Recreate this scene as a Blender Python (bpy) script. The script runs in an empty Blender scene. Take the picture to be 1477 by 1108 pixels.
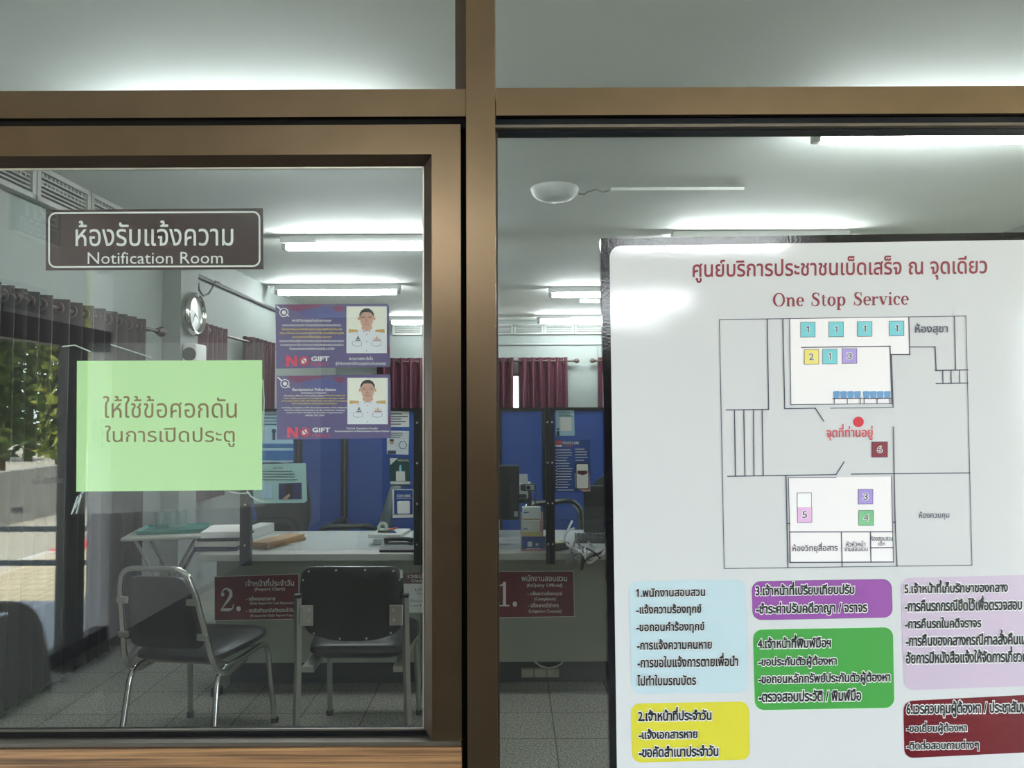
import bpy, bmesh, math, random
from math import sin, cos, pi, radians as R
from mathutils import Vector as V, Matrix as M
from mathutils.geometry import delaunay_2d_cdt
random.seed(7)
S = bpy.context.scene
COL = S.collection

# ------------------------------------------------------------------ camera, world, sun, exposure
FPX = 1109.0
CAM = V((0, 0, 1.45))
RM = M.Rotation(R(90 + 2.1), 3, 'X') @ M.Rotation(-0.0045, 3, 'Z')
cd = bpy.data.cameras.new('camera'); cam = bpy.data.objects.new('camera', cd); COL.objects.link(cam)
cd.sensor_width = 36; cd.lens = FPX / 1477 * 36; cd.clip_start = 0.02
cam.matrix_world = M.Translation(CAM) @ RM.to_4x4()
S.camera = cam
W = bpy.data.worlds.new('sky'); S.world = W; W.use_nodes = True
bg = W.node_tree.nodes['Background']; bg.inputs[0].default_value = (.80, .90, 1, 1); bg.inputs[1].default_value = 12.0
sd = bpy.data.lights.new('sun', 'SUN'); sun = bpy.data.objects.new('sun', sd); COL.objects.link(sun)
sd.energy = 80; sd.angle = R(.6); sd.color = (1, .95, .85)
sun.rotation_euler = V((-.30, -.25, -1.0)).to_track_quat('-Z', 'Y').to_euler()
S.view_settings.view_transform = 'Standard'; S.view_settings.look = 'None'
S.view_settings.exposure = 0.1; S.view_settings.gamma = 1; S.view_settings.use_curve_mapping = False
S.cycles.use_denoising = True
S.cycles.max_bounces = 14; S.cycles.transparent_max_bounces = 24; S.cycles.glossy_bounces = 5; S.cycles.diffuse_bounces = 5
S.cycles.caustics_reflective = False; S.cycles.caustics_refractive = False
S.cycles.sample_clamp_indirect = 6
# sampling portal in the opening of the entrance hall (guides sky samples, gives no light of its own)
pl = bpy.data.lights.new('entrance_portal', 'AREA'); pl.shape = 'RECTANGLE'; pl.size = 4.0; pl.size_y = 2.1
pl.cycles.is_portal = True
po = bpy.data.objects.new('entrance_portal', pl); COL.objects.link(po)
po.location = (-2.66, -.67, 1.0); po.rotation_euler = (R(90), 0, R(-90))
po2 = bpy.data.objects.new('entrance_portal', pl); COL.objects.link(po2)
po2.location = (3.98, -1.6, 1.2); po2.rotation_euler = (R(90), 0, R(90))

GY = 1.23            # plane of the partition glass

# ------------------------------------------------------------------ pixel <-> place helpers
def ray(px, py): return RM @ V(((px - 738.5) / FPX, -(py - 554) / FPX, -1))
def at(px, py, d):                # the point at depth d
    r = ray(px, py); return CAM + r * (d / r.y)
def onz(px, py, z):               # the point at height z
    r = ray(px, py); return CAM + r * ((z - CAM.z) / r.z)
def onx(px, py, x):
    r = ray(px, py); return CAM + r * (x / r.x)
def mir(p): return V((p.x, 2 * GY - p.y, p.z))
def X(px, d, py=600): return at(px, py, d).x
def Z(py, d, px=738): return at(px, py, d).z

# ------------------------------------------------------------------ materials
def lin(c):
    c = c / 255
    return c / 12.92 if c <= .04045 else ((c + .055) / 1.055) ** 2.4
def rgb(c): return (lin(c[0]), lin(c[1]), lin(c[2]), 1)
MATS = {}
def mat(name, c, rough=.6, metal=0, spec=.5, emit=0, noise=0, scale=30, stretch=None, bump=0, coat=0):
    if name in MATS: return MATS[name]
    m = bpy.data.materials.new(name); m.use_nodes = True; MATS[name] = m
    nt = m.node_tree; b = nt.nodes['Principled BSDF']
    b.inputs['Base Color'].default_value = rgb(c); b.inputs['Roughness'].default_value = rough
    b.inputs['Metallic'].default_value = metal; b.inputs['Specular IOR Level'].default_value = spec
    if coat: b.inputs['Coat Weight'].default_value = coat; b.inputs['Coat Roughness'].default_value = .08
    if emit:
        b.inputs['Emission Color'].default_value = rgb(c); b.inputs['Emission Strength'].default_value = emit
    if noise or bump:
        tc = nt.nodes.new('ShaderNodeTexCoord'); mp = nt.nodes.new('ShaderNodeMapping'); n = nt.nodes.new('ShaderNodeTexNoise')
        nt.links.new(tc.outputs['Object'], mp.inputs[0]); nt.links.new(mp.outputs[0], n.inputs['Vector'])
        if stretch: mp.inputs['Scale'].default_value = stretch
        n.inputs['Scale'].default_value = scale; n.inputs['Detail'].default_value = 5
        if noise:
            mx = nt.nodes.new('ShaderNodeMix'); mx.data_type = 'RGBA'
            mr = nt.nodes.new('ShaderNodeMapRange'); mr.inputs['From Min'].default_value = .3; mr.inputs['From Max'].default_value = .7
            nt.links.new(n.outputs['Fac'], mr.inputs['Value'])
            nt.links.new(mr.outputs[0], mx.inputs['Factor'])
            k = rgb(c)
            mx.inputs[6].default_value = tuple(v * (1 - noise) for v in k[:3]) + (1,)
            mx.inputs[7].default_value = tuple(min(1, v * (1 + noise)) for v in k[:3]) + (1,)
            nt.links.new(mx.outputs[2], b.inputs['Base Color'])
        if bump:
            bp = nt.nodes.new('ShaderNodeBump'); bp.inputs['Strength'].default_value = bump; bp.inputs['Distance'].default_value = .002
            nt.links.new(n.outputs['Fac'], bp.inputs['Height']); nt.links.new(bp.outputs[0], b.inputs['Normal'])
    return m
def glassy(name, tint, r0=.04, haze=0, rough=0.0):
    m = bpy.data.materials.new(name); m.use_nodes = True; MATS[name] = m
    nt = m.node_tree; nt.nodes.remove(nt.nodes['Principled BSDF']); out = nt.nodes['Material Output']
    lw = nt.nodes.new('ShaderNodeLayerWeight'); lw.inputs['Blend'].default_value = .5
    p = nt.nodes.new('ShaderNodeMath'); p.operation = 'POWER'; p.inputs[1].default_value = 5
    nt.links.new(lw.outputs['Facing'], p.inputs[0])
    ma = nt.nodes.new('ShaderNodeMath'); ma.operation = 'MULTIPLY_ADD'; ma.inputs[1].default_value = 1 - r0; ma.inputs[2].default_value = r0
    nt.links.new(p.outputs[0], ma.inputs[0])
    t = nt.nodes.new('ShaderNodeBsdfTransparent'); t.inputs[0].default_value = (*tint, 1)
    g = nt.nodes.new('ShaderNodeBsdfGlossy'); g.inputs['Roughness'].default_value = rough; g.inputs[0].default_value = (1, 1, 1, 1)
    mx = nt.nodes.new('ShaderNodeMixShader'); nt.links.new(ma.outputs[0], mx.inputs[0])
    nt.links.new(t.outputs[0], mx.inputs[1]); nt.links.new(g.outputs[0], mx.inputs[2])
    last = mx
    if haze:
        d = nt.nodes.new('ShaderNodeBsdfDiffuse'); d.inputs[0].default_value = (.8, .85, .85, 1)
        m2 = nt.nodes.new('ShaderNodeMixShader'); m2.inputs[0].default_value = haze
        nt.links.new(mx.outputs[0], m2.inputs[1]); nt.links.new(d.outputs[0], m2.inputs[2]); last = m2
    nt.links.new(last.outputs[0], out.inputs[0]); return m
def tiles(name, c, grout, size, off=(0, 0), rough=.35, joint=.006, speck=.25, aspect=1, offset=0, dark=None):
    m = bpy.data.materials.new(name); m.use_nodes = True; MATS[name] = m
    nt = m.node_tree; b = nt.nodes['Principled BSDF']; b.inputs['Roughness'].default_value = rough
    tc = nt.nodes.new('ShaderNodeTexCoord'); mp = nt.nodes.new('ShaderNodeMapping'); mp.vector_type = 'POINT'
    mp.inputs['Location'].default_value = (-off[0], -off[1], 0)
    nt.links.new(tc.outputs['Object'], mp.inputs[0])
    br = nt.nodes.new('ShaderNodeTexBrick'); br.offset = offset; br.inputs['Scale'].default_value = 1
    br.inputs['Brick Width'].default_value = size * aspect; br.inputs['Row Height'].default_value = size
    br.inputs['Mortar Size'].default_value = joint / 2; br.inputs['Mortar Smooth'].default_value = .2; br.inputs['Bias'].default_value = 0
    nt.links.new(mp.outputs[0], br.inputs['Vector'])
    k = rgb(c)
    br.inputs['Color1'].default_value = tuple(v * .93 for v in k[:3]) + (1,); br.inputs['Color2'].default_value = tuple(v * 1.06 for v in k[:3]) + (1,)
    br.inputs['Mortar'].default_value = rgb(grout)
    n = nt.nodes.new('ShaderNodeTexNoise'); n.inputs['Scale'].default_value = 110; n.inputs['Detail'].default_value = 2
    nt.links.new(tc.outputs['Object'], n.inputs['Vector'])
    n2 = nt.nodes.new('ShaderNodeTexNoise'); n2.inputs['Scale'].default_value = 2.5; nt.links.new(tc.outputs['Object'], n2.inputs['Vector'])
    mr = nt.nodes.new('ShaderNodeMapRange'); mr.inputs['From Min'].default_value = .35; mr.inputs['From Max'].default_value = .65
    mr.inputs['To Min'].default_value = 1 - speck; mr.inputs['To Max'].default_value = 1 + speck
    nt.links.new(n.outputs['Fac'], mr.inputs['Value'])
    mr2 = nt.nodes.new('ShaderNodeMapRange'); mr2.inputs['To Min'].default_value = .85; mr2.inputs['To Max'].default_value = 1.15
    nt.links.new(n2.outputs['Fac'], mr2.inputs['Value'])
    mu = nt.nodes.new('ShaderNodeMath'); mu.operation = 'MULTIPLY'; nt.links.new(mr.outputs[0], mu.inputs[0]); nt.links.new(mr2.outputs[0], mu.inputs[1])
    vm = nt.nodes.new('ShaderNodeVectorMath'); vm.operation = 'SCALE'
    nt.links.new(br.outputs['Color'], vm.inputs[0]); nt.links.new(mu.outputs[0], vm.inputs['Scale'])
    nt.links.new(vm.outputs[0], b.inputs['Base Color']); return m
def wood(name, c1, c2):
    m = bpy.data.materials.new(name); m.use_nodes = True; MATS[name] = m
    nt = m.node_tree; b = nt.nodes['Principled BSDF']; b.inputs['Roughness'].default_value = .45
    tc = nt.nodes.new('ShaderNodeTexCoord'); mp = nt.nodes.new('ShaderNodeMapping'); mp.inputs['Scale'].default_value = (1.2, 20, 95)
    n = nt.nodes.new('ShaderNodeTexNoise'); n.inputs['Scale'].default_value = 2.2; n.inputs['Detail'].default_value = 6; n.inputs['Roughness'].default_value = .65
    r = nt.nodes.new('ShaderNodeValToRGB'); r.color_ramp.elements[0].position = .36; r.color_ramp.elements[1].position = .62
    r.color_ramp.elements[0].color = rgb(c1); r.color_ramp.elements[1].color = rgb(c2)
    nt.links.new(tc.outputs['Object'], mp.inputs[0]); nt.links.new(mp.outputs[0], n.inputs['Vector']); nt.links.new(n.outputs['Fac'], r.inputs[0])
    nt.links.new(r.outputs[0], b.inputs['Base Color']); return m

BRONZE = mat('bronze_aluminium', (112, 94, 74), .27, .95, noise=.07, scale=14, stretch=(1, 1, 1), bump=.0)
BRONZED = mat('dark_bronze_bead', (64, 52, 42), .4, .6)
GASKETSHADE = mat('gasket_and_gap_shade', (6, 6, 7), .7, spec=.15)
SILVER = mat('aluminium_edge', (190, 188, 175), .35, .8)
GLASS = glassy('clear_glass', (.972, .99, .98), .052, haze=.003)
GLASSO = glassy('entrance_glass', (.96, .97, .97), .04)
ACRYL = glassy('acrylic', (.94, .965, .975), .035, haze=.012)
SLEEVE = glassy('plastic_sleeve', (.97, .975, .97), .05, haze=.02, rough=.08)
DRINK = glassy('drinking_glass', (.9, .94, .93), .10, haze=.12)
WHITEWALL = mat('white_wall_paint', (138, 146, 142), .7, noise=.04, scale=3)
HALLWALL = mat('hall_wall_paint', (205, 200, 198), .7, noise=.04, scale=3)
CEIL = mat('ceiling_paint', (232, 237, 232), .75, noise=.03, scale=2)
FLOOR = tiles('terrazzo_tile', (150, 149, 140), (70, 68, 60), .3, (.185, 3.47), rough=.28, speck=.6)
HALLFLOOR = tiles('hall_floor_tile', (80, 78, 73), (52, 50, 46), .4, (0, 0), rough=.3, speck=.2)
WHITE = mat('white_paint', (225, 226, 222), .5)
PAPER = mat('white_paper', (232, 232, 230), .8)
BLACK = mat('black_plastic', (18, 18, 20), .45)
BLACKM = mat('black_metal', (24, 25, 28), .4, .3)
VINYL = mat('black_vinyl', (17, 18, 20), .36, spec=.45, noise=.15, scale=20, bump=.1)
CHROME = mat('chrome_steel', (205, 205, 200), .16, 1.0)
STEEL = mat('brushed_steel', (175, 175, 168), .34, .9)
MAROON = mat('maroon_curtain', (60, 12, 32), .6, noise=.12, scale=9, stretch=(4, 4, .5))
BLUEP = mat('blue_partition', (34, 72, 148), .75, noise=.05, scale=5)
DESK = mat('desk_laminate', (172, 174, 168), .4)
PANEL = mat('counter_front', (142, 147, 134), .55, noise=.03, scale=4)
SIGNRED = mat('sign_maroon', (104, 20, 34), .4)
SIGNBROWN = mat('sign_brown', (50, 24, 27), .35)
INK = mat('black_ink', (16, 16, 22), .6)
WINK = mat('white_ink', (236, 236, 234), .6)
RINK = mat('dark_red_ink', (120, 24, 40), .5)

# ------------------------------------------------------------------ mesh builder
class MB:
    def __init__(s): s.v = []; s.f = []; s.m = []
    def add(s, vs, fs, mi=0):
        b = len(s.v); s.v += [V(p) for p in vs]
        for f in fs: s.f.append([b + i for i in f]); s.m.append(mi)
        return s
    def box(s, x0, x1, y0, y1, z0, z1, mi=0):
        x0, x1 = min(x0, x1), max(x0, x1); y0, y1 = min(y0, y1), max(y0, y1); z0, z1 = min(z0, z1), max(z0, z1)
        return s.add([(x0, y0, z0), (x1, y0, z0), (x1, y1, z0), (x0, y1, z0), (x0, y0, z1), (x1, y0, z1), (x1, y1, z1), (x0, y1, z1)],
                     [(0, 3, 2, 1), (4, 5, 6, 7), (0, 1, 5, 4), (1, 2, 6, 5), (2, 3, 7, 6), (3, 0, 4, 7)], mi)
    def poly(s, pts, mi=0): return s.add(pts, [list(range(len(pts)))], mi)
    def prism(s, pts, vec, mi=0):
        n = len(pts); vec = V(vec)
        return s.add([V(p) for p in pts] + [V(p) + vec for p in pts],
                     [list(range(n))[::-1], list(range(n, 2 * n))] + [(i, (i + 1) % n, n + (i + 1) % n, n + i) for i in range(n)], mi)
    def rbox(s, c, size, r, seg=3, mat4=None, mi=0):
        bm = bmesh.new(); bmesh.ops.create_cube(bm, size=1)
        for v in bm.verts: v.co = V((v.co.x * size[0], v.co.y * size[1], v.co.z * size[2]))
        bmesh.ops.bevel(bm, geom=bm.edges[:], offset=r, segments=seg, profile=.5, affect='EDGES')
        mt = (mat4 or M.Identity(4)); mt = M.Translation(V(c)) @ mt
        bm.verts.index_update(); s.add([mt @ v.co for v in bm.verts], [[v.index for v in f.verts] for f in bm.faces], mi); bm.free(); return s
    def tube(s, pts, r, n=8, closed=False, caps=True, mi=0, flat=None):
        pts = [V(p) for p in pts]; k = len(pts); rs = r if isinstance(r, (list, tuple)) else [r] * k
        ref = None; b = len(s.v)
        for i, p in enumerate(pts):
            a = pts[(i - 1) % k] if (i > 0 or closed) else p; c = pts[(i + 1) % k] if (i < k - 1 or closed) else p
            t = (c - a).normalized()
            if ref is None:
                ref = t.orthogonal().normalized() if flat is None else (V(flat) - t * V(flat).dot(t)).normalized()
            else: ref = (ref - t * ref.dot(t)).normalized()
            u = t.cross(ref)
            for j in range(n):
                g = 2 * pi * j / n + (pi / n if n == 4 else 0); s.v.append(p + (ref * cos(g) + u * sin(g)) * rs[i])
        for i in range(k if closed else k - 1):
            i2 = (i + 1) % k
            for j in range(n):
                s.f.append([b + i * n + j, b + i * n + (j + 1) % n, b + i2 * n + (j + 1) % n, b + i2 * n + j]); s.m.append(mi)
        if caps and not closed:
            s.f.append([b + j for j in range(n)][::-1]); s.f.append([b + (k - 1) * n + j for j in range(n)]); s.m += [mi, mi]
        return s
    def cyl(s, p0, p1, r0, r1=None, n=16, mi=0): return s.tube([p0, p1], [r0, r0 if r1 is None else r1], n, mi=mi)
    def lathe(s, prof, n=24, mat4=None, mi=0):
        mt = mat4 or M.Identity(4); b = len(s.v)
        for r, z in prof:
            for j in range(n): s.v.append(mt @ V((r * cos(2 * pi * j / n), r * sin(2 * pi * j / n), z)))
        for i in range(len(prof) - 1):
            for j in range(n):
                s.f.append([b + i * n + j, b + i * n + (j + 1) % n, b + (i + 1) * n + (j + 1) % n, b + (i + 1) * n + j]); s.m.append(mi)
        return s
    def build(s, name, mats, parent=None, smooth=False, origin=None):
        me = bpy.data.meshes.new(name); me.from_pydata([tuple(p) for p in s.v], [], s.f)
        for mt in (mats if isinstance(mats, (list, tuple)) else [mats]): me.materials.append(mt)
        for p, mi in zip(me.polygons, s.m): p.material_index = mi; p.use_smooth = smooth
        if smooth: me.set_sharp_from_angle(angle=R(40))
        me.update()
        o = bpy.data.objects.new(name, me); COL.objects.link(o)
        if parent is not None:
            top = V((0, 0, 0)); q = parent; loc_ = False
            while q is not None: top += q.location; loc_ = loc_ or q.get('_local'); q = q.parent
            if not loc_: me.transform(M.Translation(-top))
            o.parent = parent
        elif origin is not None:
            me.transform(M.Translation(-V(origin))); o.location = V(origin)
        elif s.v:
            xs = [p.x for p in s.v]; ys = [p.y for p in s.v]; zs = [p.z for p in s.v]
            c = V(((min(xs) + max(xs)) / 2, (min(ys) + max(ys)) / 2, min(zs)))
            me.transform(M.Translation(-c)); o.location = c
        return o
def tag(o, label, cat, group=None):
    o['label'] = label; o['category'] = cat
    if group: o['group'] = group
    return o
def struct(o): o['kind'] = 'structure'; return o
def thing(name, loc, label, cat, group=None, local=False, rotz=0):
    o = bpy.data.objects.new(name, None); COL.objects.link(o); o.location = V(loc); o.empty_display_size = .1
    o.rotation_euler = (0, 0, rotz)
    if local: o['_local'] = 1
    return tag(o, label, cat, group)
def dup(root, loc, rotz, label):
    r = root.copy(); COL.objects.link(r); r.location = V(loc); r.rotation_euler = (0, 0, rotz); r['label'] = label
    for ch in list(root.children):
        c = ch.copy(); COL.objects.link(c); c.parent = r
        for g in ch.children:
            d = g.copy(); COL.objects.link(d); d.parent = c
    return r

# ------------------------------------------------------------------ lettering
GC = {}
OWN = {'1': [[(.20, 0), (.30, 0), (.30, .68), (.215, .68), (.06, .56), (.06, .46), (.20, .55)]]}
def glyph(ch, off):
    k = (ch, off)
    if k in GC: return GC[k]
    if ch in OWN: loops = [[V(p) for p in lp] for lp in OWN[ch]]
    else:
        c = bpy.data.curves.new('g', 'FONT'); c.body = ch; c.fill_mode = 'NONE'; c.resolution_u = 2
        o = bpy.data.objects.new('g', c); COL.objects.link(o)
        dg = bpy.context.evaluated_depsgraph_get(); me = o.evaluated_get(dg).to_mesh()
        vs = [V((v.co.x, v.co.y)) for v in me.vertices]; nb = {}
        for e in me.edges:
            a, b = e.vertices; nb.setdefault(a, []).append(b); nb.setdefault(b, []).append(a)
        loops = []; seen = set()
        for e in me.edges:
            a = e.vertices[0]
            if a in seen: continue
            lp = [a]; seen.add(a); cur = e.vertices[1]
            while cur not in seen:
                seen.add(cur); lp.append(cur)
                nx = [q for q in nb[cur] if q not in seen]
                if not nx: break
                cur = nx[0]
            if len(lp) > 2: loops.append([vs[i] for i in lp])
        bpy.data.objects.remove(o); bpy.data.curves.remove(c)
    if off > 0 and loops:              # heavier weight: every outline moved outwards
        ar = lambda lp: sum(lp[i].x * lp[(i + 1) % len(lp)].y - lp[(i + 1) % len(lp)].x * lp[i].y for i in range(len(lp)))
        sg_ = 1 if max((ar(lp) for lp in loops), key=abs) > 0 else -1; L2 = []
        for lp in loops:
            lp = [p for i, p in enumerate(lp) if (p - lp[i - 1]).length > 1e-4]; o_ = []
            for i, p in enumerate(lp):
                t0 = (p - lp[i - 1]).normalized(); t1 = (lp[(i + 1) % len(lp)] - p).normalized()
                n0 = V((t0.y, -t0.x)) * sg_; n1 = V((t1.y, -t1.x)) * sg_; m_ = n0 + n1
                o_.append(p + m_ * (off / max(.55, m_.dot(n0))) if m_.length > .2 else p + n0 * off)
            L2.append(o_)
        loops = L2
    GC[k] = fill(loops); return GC[k]
def fill(loops):
    pts = []; ed = []
    for lp in loops:
        b = len(pts); pts += lp; ed += [(b + i, b + (i + 1) % len(lp)) for i in range(len(lp))]
    tri = []; ov = []
    if pts:
        ov, oe, of, *_ = delaunay_2d_cdt(pts, ed, [], 0, 1e-5)
        for f in of:
            cx = sum(ov[i].x for i in f) / 3; cy = sum(ov[i].y for i in f) / 3; w = 0
            for lp in loops:
                for i in range(len(lp)):
                    a, b = lp[i], lp[(i + 1) % len(lp)]
                    if (a.y > cy) != (b.y > cy):
                        if a.x + (cy - a.y) / (b.y - a.y) * (b.x - a.x) > cx: w += 1 if b.y > a.y else -1
            if w: tri.append(list(f))
    ov = [(p.x, p.y) for p in ov]
    return ov, tri
AD = {}
def advance(ch):
    if ch in AD: return AD[ch]
    def mn(t):
        c = bpy.data.curves.new('g', 'FONT'); c.body = t; c.fill_mode = 'NONE'; c.resolution_u = 1
        o = bpy.data.objects.new('g', c); COL.objects.link(o); dg = bpy.context.evaluated_depsgraph_get()
        me = o.evaluated_get(dg).to_mesh(); x = max(v.co.x for v in me.vertices)
        bpy.data.objects.remove(o); bpy.data.curves.remove(c); return x
    AD[ch] = mn(ch + '|') - mn('|'); return AD[ch]
UP = set('ัิีึื็ํ'); TONE = set('่้๊๋์'); BELOW = set('ฺุู'); TALL = set('ปฝฟ')
def layout(txt, off=0.0, space=1.0):
    """one line of lettering: 2-D vertices and triangles, tone marks stacked over upper vowels"""
    txt = txt.replace('ำ', 'ํา'); t2 = []
    for ch in txt:                     # keep the ring of sara-am below a tone mark
        if ch == 'ํ' and t2 and t2[-1] in TONE: t2.insert(len(t2) - 1, ch)
        else: t2.append(ch)
    vs = []; fs = []; x = 0; base = ''; up = False
    for ch in t2:
        dx = dy = 0
        if ch in UP or ch in TONE:
            if base in TALL: dx = -.10
            if ch in TONE and up: dy = .165
            if ch in UP: up = True
        elif ch not in BELOW: base = ch; up = False
        if ch != ' ':
            gv, gf = glyph(ch, off); b = len(vs)
            vs += [(x + dx + p[0], dy + p[1]) for p in gv]; fs += [[b + i for i in f] for f in gf]
        if ch == ' ': x += .28 * space
        elif not (ch in UP or ch in TONE or ch in BELOW): x += advance(ch)
    return vs, fs
# a small set of bold serif letters drawn as broad-nib strokes
TK, TN = .062, .018
def _arc(cx, cy, rx, ry, a0, a1, tk=TK, tn=TN, n=22):
    return [(cx + rx * cos(R(a0 + (a1 - a0) * i / n)), cy + ry * sin(R(a0 + (a1 - a0) * i / n)), tn + (tk - tn) * abs(cos(R(a0 + (a1 - a0) * i / n))) ** 1.3) for i in range(n + 1)]
def _stem(x, y0, y1, w=TK): return [(x, y0, w), (x, y1, w)]
def _bar(x0, x1, y, w=TN): return [(x0, y, w), (x1, y, w)]
def _dot(x, y, r): return _arc(x, y, r * .5, r * .5, 0, 360, r * .5, r * .5, 12)
SERIF = {
 'O': (.76, [_arc(.37, .34, .28, .325, 0, 360)]), 'o': (.52, [_arc(.25, .235, .17, .22, 0, 360)]),
 'n': (.58, [_stem(.13, 0, .44), _bar(.02, .24, .018), _bar(.02, .13, .43), [(.17, .34, .02), (.24, .41, .03), (.32, .43, .035), (.4, .39, .05), (.425, .3, TK), (.425, 0, TK)], _bar(.32, .54, .018)]),
 'e': (.46, [_arc(.235, .235, .16, .215, 0, 315), _bar(.1, .4, .25, .02), _arc(.235, .235, .16, .215, -2, 10, .05)]),
 'S': (.58, [[(.47, .5, .015), (.42, .62, .02), (.29, .66, .025), (.16, .61, .05), (.13, .52, .06), (.18, .43, .065), (.3, .36, .07), (.42, .28, .065), (.46, .18, .06), (.41, .06, .045), (.27, .01, .022), (.14, .05, .018), (.08, .18, .015)], _stem(.475, .46, .68, .016), _stem(.075, 0, .22, .016)]),
 't': (.36, [_stem(.15, .1, .56, .05), _bar(.02, .3, .435), [(.15, .12, .05), (.18, .03, .04), (.25, .012, .02), (.32, .08, .015)]]),
 'p': (.58, [_stem(.13, -.2, .44), _bar(.02, .25, -.19), _bar(.02, .13, .43), _arc(.3, .235, .16, .215, -150, 150)]),
 'r': (.44, [_stem(.13, 0, .44), _bar(.02, .26, .018), _bar(.02, .13, .43), [(.17, .32, .02), (.24, .4, .03), (.32, .42, .035)], _dot(.35, .39, .055)]),
 'v': (.5, [[(.08, .44, .06), (.26, .03, .06)], [(.42, .44, .02), (.26, .03, .02)], _bar(0, .2, .435), _bar(.32, .5, .435)]),
 'i': (.3, [_stem(.14, 0, .44), _bar(.03, .26, .018), _bar(.03, .14, .43), _dot(.14, .6, .06)]),
 'c': (.44, [_arc(.235, .235, .16, .215, 45, 315), _dot(.35, .36, .05)]),
 '1': (.5, [_stem(.26, 0, .68, .05), _bar(.1, .42, .016), [(.26, .66, .03), (.2, .6, .025), (.1, .57, .012)]]),
 '2': (.56, [[(.13, .5, .03), (.13, .58, .02), (.2, .65, .022), (.28, .665, .03), (.4, .58, .055), (.41, .46, .055), (.33, .33, .045), (.2, .18, .025), (.1, .05, .018)], _dot(.14, .49, .06), [(.08, .04, .04), (.36, .04, .045), (.46, .07, .02), (.5, .2, .012)]]),
 '.': (.24, [_dot(.1, .06, .075)]), ' ': (.36, []),
}
def serif(txt):
    vs = []; fs = []; x = 0
    for ch in txt:
        ad, st = SERIF[ch]; loops = []
        for s_ in st:
            lf, rt = [], []
            for i, (px, py, w) in enumerate(s_):
                a = s_[max(0, i - 1)]; c = s_[min(len(s_) - 1, i + 1)]
                dx, dy = c[0] - a[0], c[1] - a[1]; L = math.hypot(dx, dy) or 1
                lf.append(V((px - dy / L * w, py + dx / L * w))); rt.append(V((px + dy / L * w, py - dx / L * w)))
            for i in range(len(s_) - 1):
                q = [lf[i], rt[i], rt[i + 1], lf[i + 1]]
                if sum(q[j].x * q[(j + 1) % 4].y - q[(j + 1) % 4].x * q[j].y for j in range(4)) < 0: q.reverse()
                loops.append(q)
        gv, gf = fill(loops) if loops else ([], []); b = len(vs)
        vs += [(x + p[0], p[1]) for p in gv]; fs += [[b + i for i in f] for f in gf]
        x += ad
    return vs, fs
def put(mb, txt, rect, d, mi=0, off=0.0, slope=0.0, halo=None, hd=None, font=layout, place=None, space=1.0):
    """set one line of lettering into the rectangle left, top, right, bottom (photo pixels) on the plane at depth d"""
    base = font(txt, off) if font is layout else font(txt)
    def mm(vs): xs = [p[0] for p in vs]; ys = [p[1] for p in vs]; return min(xs), max(xs), min(ys), max(ys)
    bx = mm(base[0]); l, t, r, b = rect
    pl_ = place or (lambda px, py, dd: at(px, py, dd))
    def emit(g, dd, mi_):
        out = []
        for p in g[0]:
            u = (p[0] - bx[0]) / (bx[1] - bx[0]); v = (p[1] - bx[2]) / (bx[3] - bx[2])
            out.append(pl_(l + u * (r - l), b - v * (b - t) + slope * (u - .5) * (r - l), dd))
        mb.add(out, g[1], mi_)
    if halo is not None: emit(layout(txt, off + halo), hd, 1)
    emit(base, d, mi)
def quad(mb, pts, d, mi=0): mb.poly([at(x, y, d) for x, y in pts][::-1], mi)
def slab(mb, pts, d0, d1, mi=0):      # a thin sheet with real thickness from depth d0 back to d1
    a = [at(x, y, d0) for x, y in pts]; mb.prism(a[::-1], (0, d1 - d0, 0), mi)
def rrect(tl, tr, br, bl, r, n=5):
    P = [V(p) for p in (tl, tr, br, bl)]; out = []
    for i in range(4):
        p, a, c = P[i], P[i - 1], P[(i + 1) % 4]
        u = (a - p).normalized() * r; w = (c - p).normalized() * r
        for k in range(n + 1):
            g = k / n * pi / 2; out.append(tuple(p + u * (1 - sin(g)) + w * (1 - cos(g))))
    return out
def line(mb, p, q, w, d, mi=0):
    p, q = V(p), V(q); t = (q - p).normalized(); n = V((-t.y, t.x)) * w / 2; e = t * w / 2
    quad(mb, [tuple(p - n - e), tuple(q - n + e), tuple(q + n + e), tuple(p + n - e)], d, mi)
def disc(mb, cx, cy, r, d, mi=0, n=28, ry=None):
    quad(mb, [(cx + r * cos(2 * pi * i / n), cy + (ry or r) * sin(2 * pi * i / n)) for i in range(n)], d, mi)
def ring(mb, cx, cy, r0, r1, d, mi=0, n=28):
    for i in range(n):
        a, b = 2 * pi * i / n, 2 * pi * (i + 1) / n
        quad(mb, [(cx + r0 * cos(a), cy + r0 * sin(a)), (cx + r1 * cos(a), cy + r1 * sin(a)), (cx + r1 * cos(b), cy + r1 * sin(b)), (cx + r0 * cos(b), cy + r0 * sin(b))], d, mi)

# ================================================================== the setting
FY = 1.195                                   # front face of the partition frames
H = 2.75                                     # ceiling height
XL, XR, YB = -2.5, 3.6, 10.9                 # police room: left wall, right wall, back wall
HL, HR, HB = -2.6, 3.9, -8.0                 # entrance hall
struct(MB().box(XL - .15, XR + .15, 1.26, YB + .15, -.1, 0).build('floor', FLOOR, origin=(0, 0, 0)))
struct(MB().box(XL - .15, XR + .15, 1.26, YB + .15, H, H + .1).build('ceiling', CEIL))
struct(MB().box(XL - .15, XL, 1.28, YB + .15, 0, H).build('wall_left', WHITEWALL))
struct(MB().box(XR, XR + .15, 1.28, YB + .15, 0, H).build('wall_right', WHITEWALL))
wx0, wx1, wz0, wz1 = -2.0, .62, .85, 2.0      # window opening of the back wall, behind its curtains
b = MB(); b.box(XL, wx0, YB, YB + .15, 0, H); b.box(wx1, XR, YB, YB + .15, 0, H)
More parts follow.
